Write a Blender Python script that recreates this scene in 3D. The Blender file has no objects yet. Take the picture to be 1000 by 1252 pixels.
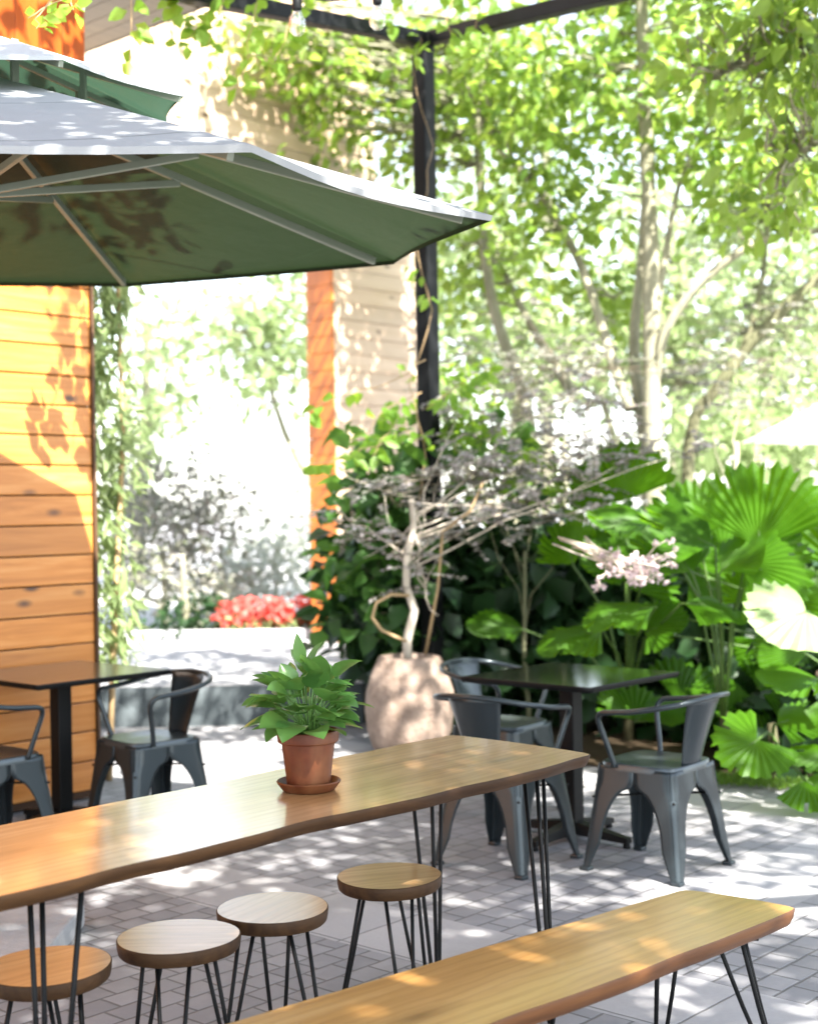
import bpy, bmesh, math, random
import numpy as np
from mathutils import Vector, Matrix
random.seed(7); rng = np.random.default_rng(11)
R = math.radians
V = Vector
PI = math.pi
scene = bpy.context.scene
COL = scene.collection

# ------------------------------------------------------------------ camera model (pixels of the 1000x1252 photograph)
F, CX, CY, V0, CAMH = 1750.0, 500.0, 626.0, -6.0, 1.5
RS = 0.0165; RC = math.sqrt(1 - RS * RS)
def P(x, y, Z):
    dx, dy = x - CX, y - CY
    u = dx * RC - dy * RS; v = dx * RS + dy * RC - V0
    return Vector((u / F * Z, Z, CAMH - v / F * Z))
def G(x, y, z=0.0):
    dx, dy = x - CX, y - CY
    u = dx * RC - dy * RS; v = dx * RS + dy * RC - V0
    Z = (CAMH - z) * F / v
    return Vector((u / F * Z, Z, z))
DV = Vector((math.cos(R(48)), math.sin(R(48)), 0))     # the building's and paving's long direction
NV = Vector((DV.y, -DV.x, 0))                           # out of the facade
LV = -NV

# ------------------------------------------------------------------ materials
def newmat(name):
    m = bpy.data.materials.new(name); m.use_nodes = True
    nt = m.node_tree; nt.nodes.clear()
    out = nt.nodes.new('ShaderNodeOutputMaterial')
    return m, nt, out
def nd(nt, t, **kw):
    n = nt.nodes.new(t)
    for k, v in kw.items():
        if k.startswith('in_'):
            key = k[3:]
            key = int(key) if key.isdigit() else key.replace('_', ' ')
            n.inputs[key].default_value = v
        else: setattr(n, k, v)
    return n
def lk(nt, a, b): nt.links.new(a, b)
def ramp(nt, fac, stops, interp='LINEAR'):
    r = nt.nodes.new('ShaderNodeValToRGB'); r.color_ramp.interpolation = interp
    e = r.color_ramp.elements
    while len(e) < len(stops): e.new(0.5)
    for el, (p, c) in zip(e, stops):
        el.position = p; el.color = (*c, 1) if len(c) == 3 else c
    lk(nt, fac, r.inputs[0]); return r.outputs[0]
def mth(nt, op, a, b=None, c=None):
    n = nt.nodes.new('ShaderNodeMath'); n.operation = op
    for i, x in enumerate((a, b, c)):
        if x is None: continue
        if isinstance(x, (int, float)): n.inputs[i].default_value = x
        else: lk(nt, x, n.inputs[i])
    return n.outputs[0]
def mix(nt, fac, a, b, mode='MIX'):
    n = nt.nodes.new('ShaderNodeMix'); n.data_type = 'RGBA'; n.blend_type = mode
    for s, x in ((n.inputs[0], fac), (n.inputs[6], a), (n.inputs[7], b)):
        if isinstance(x, (int, float)): s.default_value = x
        elif isinstance(x, tuple): s.default_value = (*x, 1) if len(x) == 3 else x
        else: lk(nt, x, s)
    return n.outputs[2]
def coords(nt, kind='Object', scale=(1, 1, 1), rot=(0, 0, 0)):
    t = nt.nodes.new('ShaderNodeTexCoord'); mp = nt.nodes.new('ShaderNodeMapping')
    mp.inputs['Scale'].default_value = scale; mp.inputs['Rotation'].default_value = rot
    lk(nt, t.outputs[kind], mp.inputs[0]); return mp.outputs[0]
def noise(nt, vec, scale, detail=4, rough=.55, dist=0.0):
    n = nd(nt, 'ShaderNodeTexNoise'); n.inputs['Scale'].default_value = scale
    n.inputs['Detail'].default_value = detail; n.inputs['Roughness'].default_value = rough; n.inputs['Distortion'].default_value = dist
    lk(nt, vec, n.inputs['Vector']); return n.outputs[0]
def bump(nt, h, strength=.3, dist=.01):
    b = nd(nt, 'ShaderNodeBump'); b.inputs['Strength'].default_value = strength; b.inputs['Distance'].default_value = dist
    lk(nt, h, b.inputs['Height']); return b.outputs[0]
def principled(nt, out, color, rough=.5, metal=0, spec=.5, normal=None, coat=0, coat_rough=.1):
    p = nd(nt, 'ShaderNodeBsdfPrincipled'); p.inputs['Coat IOR'].default_value = 1.6
    for s, x in (('Base Color', color), ('Roughness', rough), ('Metallic', metal), ('Specular IOR Level', spec), ('Coat Weight', coat), ('Coat Roughness', coat_rough)):
        if isinstance(x, tuple): p.inputs[s].default_value = (*x, 1)
        elif isinstance(x, (int, float)): p.inputs[s].default_value = x
        else: lk(nt, x, p.inputs[s])
    if normal is not None: lk(nt, normal, p.inputs['Normal'])
    if out is not None: lk(nt, p.outputs[0], out.inputs[0])
    return p

def m_leaf(name, ca, cb, trans=.45, tcol=None, rough=.45, spec=.4, big=False):
    m, nt, out = newmat(name)
    g = nd(nt, 'ShaderNodeNewGeometry')
    c = ramp(nt, g.outputs['Random Per Island'], [(0, ca), (.5, tuple((a + b) / 2 for a, b in zip(ca, cb))), (1, cb)])
    co = coords(nt)
    n = noise(nt, co, 1.3, 2)
    c = mix(nt, mth(nt, 'MULTIPLY', n, .55), c, tuple(x * .6 for x in ca))
    if big:
        n2 = noise(nt, co, 14, 3)
        c = mix(nt, mth(nt, 'MULTIPLY', n2, .5), c, cb)
    p = principled(nt, None, c, rough, spec=spec)
    tr = nd(nt, 'ShaderNodeBsdfTranslucent')
    tc = tcol or (min(1, cb[0] * 2.6), min(1, cb[1] * 2.2), cb[2] * 1.4)
    lk(nt, mix(nt, .75, c, tc), tr.inputs[0])
    ms = nd(nt, 'ShaderNodeMixShader', in_0=trans)
    lk(nt, p.outputs[0], ms.inputs[1]); lk(nt, tr.outputs[0], ms.inputs[2]); lk(nt, ms.outputs[0], out.inputs[0])
    return m

def m_bark(name, ca, cb, scale=9):
    m, nt, out = newmat(name)
    co = coords(nt, scale=(1, 1, .3)); n = noise(nt, co, scale, 6, .65); n2 = noise(nt, coords(nt), 2.2, 3)
    c = ramp(nt, n, [(.3, ca), (.7, cb)]); c = mix(nt, mth(nt, 'MULTIPLY', n2, .5), c, (.10, .12, .05))
    principled(nt, out, c, .85, spec=.2, normal=bump(nt, n, .5, .02)); return m

def m_slab(name, light, mid, dark, coat=.5, crough=.16, rough=.32, spec=.5):
    # varnished slab, the grain runs along the local x axis
    m, nt, out = newmat(name)
    co = coords(nt, scale=(.55, 7, 7)); n1 = noise(nt, co, 2.4, 6, .6, .6)
    co2 = coords(nt, scale=(1.2, 26, 26)); n2 = noise(nt, co2, 5, 5, .6)
    co3 = coords(nt, scale=(.5, 2.2, 2.2)); n3 = noise(nt, co3, 1.6, 3, .5, .4)
    c = ramp(nt, n1, [(.25, dark), (.48, mid), (.72, light)])
    c = mix(nt, mth(nt, 'MULTIPLY', n2, .38), c, dark)
    c = mix(nt, ramp(nt, n3, [(.45, (0, 0, 0)), (.75, (.6, .6, .6))]), c, light)
    wv_ = nd(nt, 'ShaderNodeTexWave', wave_type='BANDS', bands_direction='Y'); wv_.inputs['Scale'].default_value = 9; wv_.inputs['Distortion'].default_value = 5.5; wv_.inputs['Detail'].default_value = 4; wv_.inputs['Detail Scale'].default_value = 1.2
    lk(nt, coords(nt, scale=(.28, 1, 1)), wv_.inputs['Vector'])
    c = mix(nt, mth(nt, 'MULTIPLY', ramp(nt, wv_.outputs['Fac'], [(.55, (0, 0, 0)), (.95, (1, 1, 1))]), .36), c, dark)
    vk = nd(nt, 'ShaderNodeTexVoronoi'); vk.inputs['Scale'].default_value = 1; lk(nt, coords(nt, scale=(1.3, 4.2, 2)), vk.inputs['Vector'])
    c = mix(nt, ramp(nt, vk.outputs['Distance'], [(.03, (.8, .8, .8)), (.09, (.35, .35, .35)), (.2, (0, 0, 0))]), c, tuple(x * .45 for x in dark))
    fine = noise(nt, coords(nt, scale=(3, 160, 160)), 3, 3); c = mix(nt, mth(nt, 'MULTIPLY', fine, .32), c, dark)
    rr = mth(nt, 'ADD', mth(nt, 'MULTIPLY', n2, .16), rough - .05)
    principled(nt, out, c, rr, spec=spec, coat=coat, coat_rough=crough, normal=bump(nt, n2, .08, .004)); return m

def m_plank(name, ca, cb, cc, axis='x', knots=True):
    m, nt, out = newmat(name)
    sc = (.5, 9, 9) if axis == 'x' else (9, 9, .5)
    g = nd(nt, 'ShaderNodeNewGeometry')
    t = nt.nodes.new('ShaderNodeTexCoord')
    off = nd(nt, 'ShaderNodeVectorMath', operation='SCALE'); off.inputs[0].default_value = (17, 9, 23); lk(nt, g.outputs['Random Per Island'], off.inputs['Scale'])
    add = nd(nt, 'ShaderNodeVectorMath', operation='ADD'); lk(nt, t.outputs['Object'], add.inputs[0]); lk(nt, off.outputs[0], add.inputs[1])
    mp = nd(nt, 'ShaderNodeMapping'); mp.inputs['Scale'].default_value = sc; lk(nt, add.outputs[0], mp.inputs[0])
    n1 = noise(nt, mp.outputs[0], 2.2, 6, .6, .8)
    mp2 = nd(nt, 'ShaderNodeMapping'); mp2.inputs['Scale'].default_value = tuple(s * 3.2 for s in sc); lk(nt, add.outputs[0], mp2.inputs[0])
    n2 = noise(nt, mp2.outputs[0], 3, 4, .6)
    c = ramp(nt, n1, [(.28, ca), (.5, cb), (.75, cc)])
    c = mix(nt, mth(nt, 'MULTIPLY', n2, .35), c, ca)
    c = mix(nt, mth(nt, 'MULTIPLY', g.outputs['Random Per Island'], .6), c, tuple(x * .5 for x in cb))
    if knots:
        mp3 = nd(nt, 'ShaderNodeMapping'); mp3.inputs['Scale'].default_value = (2.6, 2.6, 6) if axis == 'x' else (6, 6, 2.6); lk(nt, add.outputs[0], mp3.inputs[0])
        vo = nd(nt, 'ShaderNodeTexVoronoi'); vo.inputs['Scale'].default_value = 1.0; lk(nt, mp3.outputs[0], vo.inputs['Vector'])
        k = ramp(nt, vo.outputs['Distance'], [(.05, (1, 1, 1)), (.085, (.7, .7, .7)), (.16, (0, 0, 0))])
        c = mix(nt, k, c, (.07, .025, .008))
    principled(nt, out, c, .42, spec=.4, coat=.25, coat_rough=.25, normal=bump(nt, n2, .12, .004)); return m

def m_plain(name, col, rough=.5, metal=0, spec=.5, var=.12, scale=30, bmp=.05, coat=0):
    m, nt, out = newmat(name)
    n = noise(nt, coords(nt), scale, 4)
    n2 = noise(nt, coords(nt), scale * .12, 3)
    c = mix(nt, mth(nt, 'MULTIPLY', n, var * 2), col, tuple(x * .55 for x in col))
    c = mix(nt, mth(nt, 'MULTIPLY', n2, var * 2), c, tuple(min(1, x * 1.5) for x in col))
    rr = mth(nt, 'ADD', mth(nt, 'MULTIPLY', n2, .25), rough - .12)
    principled(nt, out, c, rr, metal, spec, bump(nt, n, bmp, .004), coat); return m

def m_paving():
    m, nt, out = newmat('paving')
    t = nt.nodes.new('ShaderNodeTexCoord'); mp = nd(nt, 'ShaderNodeMapping'); mp.vector_type = 'TEXTURE'
    mp.inputs['Rotation'].default_value = (0, 0, R(48)); lk(nt, t.outputs['Object'], mp.inputs[0])
    sx = nd(nt, 'ShaderNodeSeparateXYZ'); wob = noise(nt, mp.outputs[0], 9, 2)
    lk(nt, mp.outputs[0], sx.inputs[0])
    p = mth(nt, 'ADD', sx.outputs[0], mth(nt, 'MULTIPLY', mth(nt, 'SUBTRACT', wob, .5), .008)); q = mth(nt, 'ADD', sx.outputs[1], mth(nt, 'MULTIPLY', mth(nt, 'SUBTRACT', wob, .5), .008))
    def band(x, per, off, w):
        f = mth(nt, 'FRACT', mth(nt, 'DIVIDE', mth(nt, 'ADD', x, off), per))
        return mth(nt, 'LESS_THAN', f, w / per)
    bp, bq = band(p, 2.64, BANDP, .44), band(q, 3.08, BANDQ, .44)
    slab = mth(nt, 'MAXIMUM', bp, bq)
    def cells(x, y, sx_, sy_, jw, stagger):
        row = mth(nt, 'FLOOR', mth(nt, 'DIVIDE', y, sy_))
        xo = mth(nt, 'ADD', mth(nt, 'DIVIDE', x, sx_), mth(nt, 'MULTIPLY', row, stagger))
        fx, fy = mth(nt, 'FRACT', xo), mth(nt, 'FRACT', mth(nt, 'DIVIDE', y, sy_))
        ex = mth(nt, 'MULTIPLY', mth(nt, 'MINIMUM', fx, mth(nt, 'SUBTRACT', 1, fx)), sx_)
        ey = mth(nt, 'MULTIPLY', mth(nt, 'MINIMUM', fy, mth(nt, 'SUBTRACT', 1, fy)), sy_)
        e = mth(nt, 'MINIMUM', ex, ey)
        h = nd(nt, 'ShaderNodeMapRange', interpolation_type='SMOOTHSTEP'); lk(nt, e, h.inputs[0]); h.inputs[1].default_value = jw * .35; h.inputs[2].default_value = jw
        cv = nd(nt, 'ShaderNodeCombineXYZ'); lk(nt, mth(nt, 'FLOOR', xo), cv.inputs[0]); lk(nt, row, cv.inputs[1])
        w = nd(nt, 'ShaderNodeTexWhiteNoise', noise_dimensions='3D'); lk(nt, cv.outputs[0], w.inputs['Vector'])
        return h.outputs[0], w.outputs['Value']
    h1, r1 = cells(p, q, .125, .105, .007, .5)
    h2, r2 = cells(p, q, .44, .44, .006, .0)
    h = nd(nt, 'ShaderNodeMix'); lk(nt, slab, h.inputs[0]); lk(nt, h1, h.inputs[2]); lk(nt, h2, h.inputs[3])
    n = noise(nt, t.outputs['Object'], 55, 5, .7); n2 = noise(nt, t.outputs['Object'], 1.7, 4); n3 = noise(nt, t.outputs['Object'], 8, 4)
    c1 = ramp(nt, r1, [(0, (.205, .208, .225)), (.5, (.245, .247, .265)), (1, (.30, .30, .315))])
    c2 = ramp(nt, r2, [(0, (.35, .35, .365)), (1, (.41, .405, .415))])
    c = mix(nt, slab, c1, c2)
    c = mix(nt, mth(nt, 'MULTIPLY', n, .4), c, (.17, .165, .17))
    c = mix(nt, ramp(nt, n2, [(.42, (0, 0, 0)), (.7, (.45, .45, .45))]), c, (.2, .195, .185))
    c = mix(nt, ramp(nt, n3, [(.5, (0, 0, 0)), (.8, (.3, .3, .3))]), c, (.4, .385, .38))
    c = mix(nt, mth(nt, 'MULTIPLY', mth(nt, 'SUBTRACT', 1, h.outputs[0]), .7), c, (.075, .075, .075))
    hh = mth(nt, 'ADD', h.outputs[0], mth(nt, 'MULTIPLY', n, .12))
    principled(nt, out, c, .68, spec=.35, normal=bump(nt, hh, .5, .006)); return m
BANDP, BANDQ = -3.5, -2.51

# ------------------------------------------------------------------ mesh building
class MB:
    def __init__(s): s.v, s.f, s.sm = [], [], []
    def add(s, vs, fs, smooth=False):
        o = len(s.v); s.v += [tuple(x) for x in vs]; s.f += [tuple(i + o for i in f) for f in fs]; s.sm += [smooth] * len(fs)
    def box(s, c, size, rz=0, M=None):
        x, y, z = (k / 2 for k in size); vs = []
        for a in (-x, x):
            for b in (-y, y):
                for d in (-z, z): vs.append(Vector((a, b, d)))
        m = (M or Matrix.Rotation(rz, 4, 'Z')); vs = [m @ p + Vector(c) for p in vs]
        s.add(vs, [(0, 1, 3, 2), (4, 6, 7, 5), (0, 4, 5, 1), (2, 3, 7, 6), (0, 2, 6, 4), (1, 5, 7, 3)])
    def bbox(s, c, size, b=.003, rz=0, M=None):
        bm = bmesh.new(); bmesh.ops.create_cube(bm, size=1)
        for v in bm.verts: v.co = Vector((v.co.x * size[0], v.co.y * size[1], v.co.z * size[2]))
        bmesh.ops.bevel(bm, geom=bm.edges[:], offset=b, segments=2, affect='EDGES', profile=.6)
        m = (M or Matrix.Rotation(rz, 4, 'Z'))
        s.bm(bm, m, Vector(c))
    def bm(s, bm, m=Matrix.Identity(4), c=Vector((0, 0, 0)), smooth=False):
        bm.verts.index_update()
        s.add([m @ v.co + c for v in bm.verts], [[v.index for v in f.verts] for f in bm.faces], smooth); bm.free()
    def tube(s, pts, rad, n=8, cap=True, flat=1.0):
        pts = [Vector(p) for p in pts]
        if isinstance(rad, (int, float)): rad = [rad] * len(pts)
        vs, fs = [], []; ref = None
        for i, p in enumerate(pts):
            t = (pts[min(i + 1, len(pts) - 1)] - pts[max(i - 1, 0)]).normalized()
            if ref is None: ref = Vector((0, 0, 1)) if abs(t.z) < .9 else Vector((1, 0, 0))
            a = (ref - t * ref.dot(t))
            if a.length < 1e-4: a = t.orthogonal()
            a.normalize(); b = t.cross(a); ref = a
            for k in range(n):
                th = 2 * PI * k / n; vs.append(p + (a * math.cos(th) * flat + b * math.sin(th)) * rad[i])
        for i in range(len(pts) - 1):
            for k in range(n):
                k2 = (k + 1) % n; fs.append((i * n + k, i * n + k2, (i + 1) * n + k2, (i + 1) * n + k))
        if cap: fs += [tuple(range(n))[::-1], tuple(range((len(pts) - 1) * n, len(pts) * n))]
        s.add(vs, fs, True)
    def lathe(s, prof, n=40, c=(0, 0, 0), wob=None):
        vs, fs = [], []; c = Vector(c)
        for j, (r, z) in enumerate(prof):
            for k in range(n):
                th = 2 * PI * k / n; rr = r * (wob(th, z) if wob else 1)
                vs.append(c + Vector((rr * math.cos(th), rr * math.sin(th), z)))
        for j in range(len(prof) - 1):
            for k in range(n):
                k2 = (k + 1) % n; fs.append((j * n + k, j * n + k2, (j + 1) * n + k2, (j + 1) * n + k))
        if prof[0][0] > 1e-6: fs.append(tuple(range(n))[::-1])
        if prof[-1][0] > 1e-6: fs.append(tuple(range((len(prof) - 1) * n, len(prof) * n)))
        s.add(vs, fs, True)
    def build(s, name, mat, parent=None, flat=False):
        me = bpy.data.meshes.new(name); me.from_pydata(s.v, [], s.f)
        me.polygons.foreach_set('use_smooth', [False] * len(s.f) if flat else s.sm)
        me.update(); me.materials.append(mat)
        return link(me, name, parent)
def link(me, name, parent=None):
    o = bpy.data.objects.new(name, me); COL.objects.link(o)
    if parent is not None: o.parent = parent
    return o
def crease(o, deg=35):
    me = o.data
    bm = bmesh.new(); bm.from_mesh(me)
    for e in bm.edges:
        if len(e.link_faces) == 2: e.smooth = e.calc_face_angle(0) < R(deg)
    bm.to_mesh(me); bm.free(); return o
def tag(o, label=None, cat=None, group=None, kind=None):
    if label: o['label'] = label
    if cat: o['category'] = cat
    if group: o['group'] = group
    if kind: o['kind'] = kind
    return o
def thing(name, label, cat, loc=(0, 0, 0), rz=0, group=None):
    o = bpy.data.objects.new(name, None); COL.objects.link(o); o.empty_display_size = .1
    o.location = loc; o.rotation_euler = (0, 0, rz)
    return tag(o, label, cat, group)
def dup(o, parent=None):
    c = o.copy(); COL.objects.link(c)
    if parent is not None: c.parent = parent
    for ch in list(o.children): dup(ch, c)
    return c
def struct(o): o['kind'] = 'structure'; return o

def np_mesh(name, verts, faces_flat, loop_starts, loop_totals, mat, parent=None, smooth=False):
    me = bpy.data.meshes.new(name)
    me.vertices.add(len(verts)); me.vertices.foreach_set('co', verts.astype(np.float32).ravel())
    me.loops.add(len(faces_flat)); me.loops.foreach_set('vertex_index', faces_flat.astype(np.int32))
    me.polygons.add(len(loop_starts)); me.polygons.foreach_set('loop_start', loop_starts.astype(np.int32)); me.polygons.foreach_set('loop_total', loop_totals.astype(np.int32))
    if smooth: me.polygons.foreach_set('use_smooth', np.ones(len(loop_starts), dtype=bool))
    me.update(calc_edges=True); me.materials.append(mat)
    return link(me, name, parent)
def norm(a): return a / np.maximum(np.linalg.norm(a, axis=1, keepdims=True), 1e-9)
def leaves(name, pos, direc, up, length, width, mat, parent=None, fold=.18, droop=.15, origin=None):
    """one mesh of small folded leaves: six corners each, four faces."""
    pos = np.asarray(pos, float); d = norm(np.asarray(direc, float)); u = np.asarray(up, float)
    if origin is not None: pos = pos - np.array(origin)
    s = norm(np.cross(d, u)); u = norm(np.cross(s, d)); L = length[:, None]; W = width[:, None] * .5
    b = pos
    m1 = pos + d * L * .42 - u * L * droop * .15
    t = pos + d * L - u * L * droop
    l = pos + d * L * .40 + s * W + u * W * fold * 2 - u * L * droop * .1
    r = pos + d * L * .40 - s * W + u * W * fold * 2 - u * L * droop * .1
    l2 = pos + d * L * .72 + s * W * .72 + u * W * fold - u * L * droop * .5
    r2 = pos + d * L * .72 - s * W * .72 + u * W * fold - u * L * droop * .5
    n = len(pos); v = np.stack([b, l, l2, t, r2, r, m1], 1).reshape(-1, 3)
    f = np.array([[0, 1, 6], [0, 6, 5]]); q = np.array([[1, 2, 3, 6], [6, 3, 4, 5]])
    base = (np.arange(n) * 7)[:, None]
    ft = np.concatenate([f.ravel(), q.ravel()]); allf = (base + ft[None, :]).ravel()
    tot = np.tile([3, 3, 4, 4], n); st = np.concatenate([[0], np.cumsum(tot)[:-1]])
    return np_mesh(name, v, allf, st, tot, mat, parent)
def rdir(n, zb=0.0, zs=1.0):
    d = rng.normal(size=(n, 3)); d[:, 2] = d[:, 2] * zs + zb; return norm(d)
def cluster_leaves(centers, per, spread, L, ratio=.55, zb=-.25, jit=.35, flatten=.7):
    centers = np.asarray(centers, float); n = len(centers) * per
    c = np.repeat(centers, per, axis=0)
    off = np.clip(rng.normal(size=(n, 3)), -1.7, 1.7) * np.array([spread, spread, spread * flatten])
    d = norm(norm(off) * .8 + rdir(n, zb)); up = norm(rdir(n, 1.2, .6))
    ln = L * (1 + jit * rng.uniform(-1, 1, n)); return c + off, d, up, ln, ln * ratio
def blob_points(blobs, dens_noise=None):
    """blobs: (center, (rx,ry,rz), count) -> cluster centres filling them unevenly"""
    out = []
    for c, r, k in blobs:
        p = rng.normal(size=(k, 3)); p = norm(p) * (rng.uniform(0, 1, (k, 1)) ** .45)
        out.append(p * np.array(r) + np.array(c))
    return np.concatenate(out)

# ------------------------------------------------------------------ light, sky, camera
AZ, EL = R(-59), R(48.5)
S = Vector((math.cos(EL) * math.cos(AZ), math.cos(EL) * math.sin(AZ), math.sin(EL)))
KX, KY = S.x / S.z, S.y / S.z
w = bpy.data.worlds.new('World'); scene.world = w; w.use_nodes = True
nt = w.node_tree; bg = nt.nodes['Background']; sky = nt.nodes.new('ShaderNodeTexSky'); sky.sky_type = 'NISHITA'
sky.sun_disc = False; sky.sun_elevation = EL; sky.sun_rotation = math.atan2(S.x, S.y); sky.air_density = 1.0; sky.dust_density = 1.0; sky.ozone_density = .8
hs_ = nt.nodes.new('ShaderNodeHueSaturation'); hs_.inputs['Saturation'].default_value = .5; nt.links.new(sky.outputs[0], hs_.inputs['Color']); nt.links.new(hs_.outputs[0], bg.inputs[0]); bg.inputs[1].default_value = .105
sl = bpy.data.lights.new('sun', 'SUN'); sl.energy = 5.0; sl.angle = R(.53); sl.color = (1, .95, .87)
so = bpy.data.objects.new('sun', sl); COL.objects.link(so); so.rotation_mode = 'QUATERNION'; so.rotation_quaternion = S.to_track_quat('Z', 'Y'); so.location = S * 40
cam = bpy.data.cameras.new('camera'); co = bpy.data.objects.new('camera', cam); COL.objects.link(co); scene.camera = co
cam.sensor_fit = 'VERTICAL'; cam.sensor_height = 36; cam.sensor_width = 28.8; cam.lens = F / 1252 * 36; cam.clip_end = 600; cam.clip_start = .05
co.matrix_world = Matrix(((RC, RS, 0, 0), (0, 0, -1, 0), (-RS, RC, 0, CAMH), (0, 0, 0, 1)))
cam.shift_y = V0 / 1252
cam.dof.use_dof = True; cam.dof.focus_distance = 4.0; cam.dof.aperture_fstop = 2.5
scene.view_settings.view_transform = 'Standard'; scene.view_settings.look = 'None'; scene.view_settings.exposure = 2.65; scene.view_settings.gamma = 1
scene.render.engine = 'CYCLES'; cy = scene.cycles; cy.use_denoising = True; cy.max_bounces = 10; cy.transparent_max_bounces = 8; cy.diffuse_bounces = 5; cy.glossy_bounces = 4; cy.transmission_bounces = 6; cy.sample_clamp_indirect = 8

# ------------------------------------------------------------------ material instances
M_pav = m_paving()
M_table = m_slab('varnished slab', (.64, .405, .215), (.51, .285, .125), (.28, .13, .045), coat=1.0, crough=.13, rough=.3)
M_bench = m_slab('golden slab', (.70, .42, .16), (.57, .30, .085), (.33, .14, .03), coat=1.0, crough=.17, rough=.32)
M_stool = m_slab('stool slab', (.62, .41, .21), (.50, .30, .135), (.28, .145, .05), coat=.6, crough=.16, rough=.3)
M_edge = m_slab('bark edge', (.12, .06, .022), (.05, .023, .008), (.014, .006, .0025), coat=.05, rough=.6, spec=.2)
M_blackmetal = m_plain('black steel', (.004, .0045, .005), .5, 0, .18, .1)
M_gun = m_plain('gunmetal paint', (.030, .040, .046), .36, .6, .4, .15, 18, .04, .15)
M_gunlight = m_plain('worn gunmetal paint', (.060, .074, .082), .34, .6, .45, .2, 14, .04, .15)
M_blacktop = m_plain('black tabletop', (.003, .0035, .003), .16, 0, .5, .1, 20, .006, .8)
M_browntop = m_slab('dark table top', (.17, .09, .04), (.09, .045, .02), (.03, .016, .009), coat=.8, crough=.15)
M_plank = m_plank('honey planks', (.36, .115, .012), (.60, .225, .040), (.74, .36, .11))
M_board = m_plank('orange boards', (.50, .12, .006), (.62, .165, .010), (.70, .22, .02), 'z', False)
M_sunlit = m_plank('sunlit plank tone', (.55, .38, .25), (.64, .47, .34), (.72, .56, .43))  # gateway front and upper wall: sunlight is put into this pale colour
M_deep = m_plank('deep orange boards', (.30, .05, .002), (.40, .075, .004), (.46, .10, .008), 'z', False)
M_soffit = m_plank('soffit boards', (.15, .11, .05), (.22, .165, .08), (.29, .23, .12))
M_pot = None
def m_terracotta():
    m, nt, out = newmat('terracotta'); co_ = coords(nt); n = noise(nt, co_, 22, 5, .65); n2 = noise(nt, coords(nt, scale=(1, 1, .5)), 7, 4)
    c = ramp(nt, n, [(.3, (.065, .012, .002)), (.6, (.10, .020, .004)), (.85, (.14, .036, .010))]); c = mix(nt, ramp(nt, n2, [(.48, (0, 0, 0)), (.72, (.7, .7, .7))]), c, (.19, .085, .035))
    principled(nt, out, c, .5, spec=.35, normal=bump(nt, n, .12, .004)); return m
M_pot = m_terracotta()
M_soil = m_plain('soil', (.03, .02, .013), .95, 0, .1, .4, 60, .6)
M_bed = m_plain('bed soil', (.045, .032, .02), .95, 0, .1, .4, 20, .6)
def m_stone(name, a, b, sc=6):
    m, nt, out = newmat(name); n = noise(nt, coords(nt), sc, 8, .7, .3); n2 = noise(nt, coords(nt), sc * 5, 4)
    c = ramp(nt, n, [(.3, a), (.7, b)]); c = mix(nt, mth(nt, 'MULTIPLY', n2, .5), c, tuple(x * .6 for x in a))
    principled(nt, out, c, .85, spec=.25, normal=bump(nt, mth(nt, 'ADD', n, mth(nt, 'MULTIPLY', n2, .4)), .7, .03)); return m
M_urn = m_stone('weathered stone', (.17, .12, .09), (.44, .34, .28), 8)
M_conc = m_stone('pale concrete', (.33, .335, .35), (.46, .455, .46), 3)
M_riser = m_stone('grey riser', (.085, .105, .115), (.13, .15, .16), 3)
def m_fabric(name, top, under, trans, tc):
    m, nt, out = newmat(name); g = nd(nt, 'ShaderNodeNewGeometry')
    wv = noise(nt, coords(nt), 240, 2); n = noise(nt, coords(nt), 3.5, 4)
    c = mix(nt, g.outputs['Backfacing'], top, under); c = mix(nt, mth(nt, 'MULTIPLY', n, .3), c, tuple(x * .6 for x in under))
    ln_ = nd(nt, 'ShaderNodeVectorMath', operation='LENGTH'); lk(nt, coords(nt, scale=(1, 1, 0)), ln_.inputs[0])
    seam = mth(nt, 'LESS_THAN', mth(nt, 'ABSOLUTE', mth(nt, 'SUBTRACT', mth(nt, 'FRACT', mth(nt, 'DIVIDE', ln_.outputs['Value'], .62)), .5)), .008)
    c = mix(nt, mth(nt, 'MULTIPLY', seam, .5), c, (.02, .03, .02))
    p = principled(nt, None, c, .6, spec=.3, normal=bump(nt, mth(nt, 'ADD', mth(nt, 'MULTIPLY', wv, .1), n), .5, .03))
    tr = nd(nt, 'ShaderNodeBsdfTranslucent'); tr.inputs[0].default_value = (*tc, 1)
    ms = nd(nt, 'ShaderNodeMixShader', in_0=trans); lk(nt, p.outputs[0], ms.inputs[1]); lk(nt, tr.outputs[0], ms.inputs[2]); lk(nt, ms.outputs[0], out.inputs[0]); return m
M_canopy = m_fabric('parasol cloth', (.42, .44, .46), (.009, .014, .0075), .24, (.022, .042, .016))  # sunlit sheen of the green cloth is put into the pale top colour
M_vent = m_fabric('parasol vent cloth', (.60, .64, .66), (.022, .046, .03), .26, (.045, .10, .062))  # vent top carries the same sunlight in its pale colour
M_white = m_fabric('white cloth', (.8, .8, .8), (.7, .7, .68), .3, (.8, .8, .75))
M_alu = m_plain('pale aluminium', (.19, .22, .175), .4, .3, .5, .08)
def m_glass():
    m, nt, out = newmat('bulb glass'); g = nd(nt, 'ShaderNodeBsdfGlass'); g.inputs['Roughness'].default_value = .03; g.inputs['IOR'].default_value = 1.3
    t = nd(nt, 'ShaderNodeBsdfTransparent'); ms = nd(nt, 'ShaderNodeMixShader', in_0=.55); lk(nt, g.outputs[0], ms.inputs[1]); lk(nt, t.outputs[0], ms.inputs[2]); lk(nt, ms.outputs[0], out.inputs[0]); return m
M_glass = m_glass()
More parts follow.
